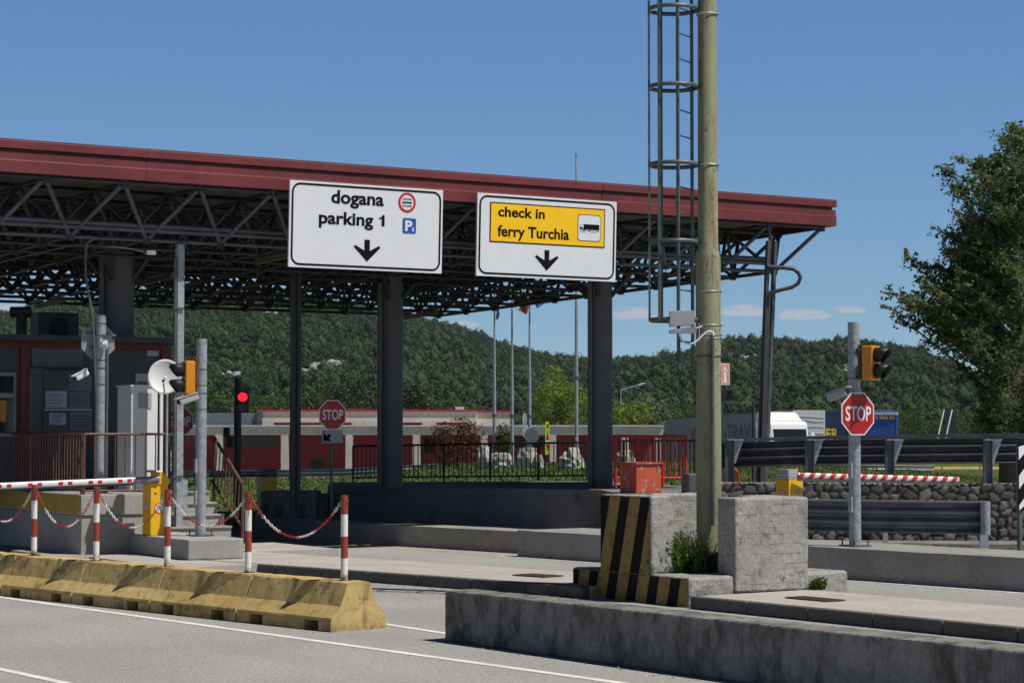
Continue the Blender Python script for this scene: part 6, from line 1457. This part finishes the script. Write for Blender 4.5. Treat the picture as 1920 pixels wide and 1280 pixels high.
boxpx(1624, 1684.5, 767.5, 772, 147.9, 6.2, M('container_rail', (.05, .12, .28), .5), 'top_rail', t, .0); boxpx(1624.5, 1684, 772, 777.5, 148.0, .1, MT['signwhite'], 'white_band', t, .0); boxpx(1680.6, 1685, 777.6, 850, 148.1, 6, M('container_corner', (.03, .09, .25), .5), 'corner_post', t, .0)
a, b = at(1636, 785.5, 148.1), at(1678, 785.5, 148.1); m = MB(); m.text('xit sfiels Bri', a, X, Z, b.x-a.x, at(1636, 778.6, 148).z-a.z, .04); m.build('lettering', MT['letter_yellow'], o)
# far street lamp
t = thing('street_lamp', 'thin distant street lamp with a slanting arm over the lime green tree', 'street lamp', at(1164, 830, 170))
m = MB(); m.tube(at(1164, 830, 170), at(1164, 731, 170), .06, .04, n=6); m.build('pole', MT['galv'], t); m = MB(); m.tube(at(1164, 731, 170), at(1200, 721, 170), .045, .04, n=6); m.build('arm', MT['galv'], t); m = MB(); m.tube(at(1197, 722, 170), at(1210, 718, 170), .11, .06, n=6); m.build('lamp_head', MT['plastic'], t)
# sign board on struts at the right
t = thing('sign_board', 'dark back of a road sign board propped on two pale struts at the right', 'road sign', at(1780, 822, 70))
a = at(1769, 826, 70); m = MB(); m.prism([a, at(1791, 826, 70), at(1790, 765, 70), at(1770, 765, 70)], Y*.06); m.build('panel', MT['dark'], t)
for x in (1757, 1772): m = MB(); m.tube(at(x, 826, 69.3), at(x+13, 768, 69.9), .03, n=6); m.build('strut', MT['galv'], t)
# yellow barrier far away, second guardrail, grass verge on the right
vg = MB(); xs = np.linspace(11, 48, 40); ys = np.linspace(101.2, 113, 16); vg.add([(x, y, .01+.62*sm(101.2, 103.5, y)-1.9*sm(107, 113, y)) for y in ys for x in xs], [(j*40+i, j*40+i+1, (j+1)*40+i+1, (j+1)*40+i) for j in range(15) for i in range(39)], smooth=True); struct(vg.build('grass_verge', grass_mat('verge', (.06, .085, .02), (.11, .13, .04))))
for i, (x, s) in enumerate(((1690, 'far yellow barrier block half behind the end of the pale guardrail'), (1762, 'far yellow barrier block right of the pale guardrail end'), (1832, 'far yellow barrier block left of the last upper guardrail post'), (1902, 'far yellow barrier block nearest the chevron sign'))):
    o = dup(J0, Vector((bx(x, 100.4), 100.4-i*.05, -.01)), math.pi+.02, s); o['group'] = 'yellow barriers beyond the stone wall'
gp = [at(x, y, 97) for x, y in ((1360, 876), (1500, 875), (1620, 876), (1752, 877))]
t = guard('guardrail', 'second pale guardrail beyond the stone wall ending left of the far yellow barriers', gp, .24, 1, MT['galv'], .05)
for x in (1400, 1545, 1646, 1690, 1730): b = at(x, 890, 97.2); m = MB(); m.cbox(Vector((b.x, b.y, 0)), .14, .1, .55); m.build('post', MT['dark'], t)
r_ = np.random.default_rng(9)
for i, (x, mt) in enumerate(((1470, 'lf_mid'), (1530, 'lf_olive'), (1565, 'lf_red'), (1610, 'lf_mid'), (1650, 'lf_olive'), (1700, 'lf_mid'))):
    bush(x, 880, 95.5, 52, .0, 'low_plant', 'low verge plant beyond the stone wall, '+('green one nearest the yellow gate', 'olive one left of the STOP post', 'brown one left of the STOP post', 'green one right of the STOP post', 'olive one under the pale guardrail end', 'green one nearest the far yellow barriers')[i], mt, 50+i, .12, 420, .0)
# ------------------------------------------------------------------ thin summer haze over the valley
hz_b = MB().box((-1600, -260, -3), X*3200, Y*2360, Z*130)
hm = bpy.data.materials.new('haze'); hm.use_nodes = True; hn = hm.node_tree.nodes
for n_ in list(hn):
    if n_.type != 'OUTPUT_MATERIAL': hn.remove(n_)
pv_ = hn.new('ShaderNodeVolumePrincipled'); pv_.inputs['Density'].default_value = .00005; pv_.inputs['Color'].default_value = (.80, .88, 1, 1); pv_.inputs['Anisotropy'].default_value = .3
hm.node_tree.links.new(pv_.outputs[0], hn['Material Output'].inputs['Volume'])
o = hz_b.build('haze', hm); tag(o, 'thin pale summer haze between the lanes and the hills', 'haze', kind='stuff')
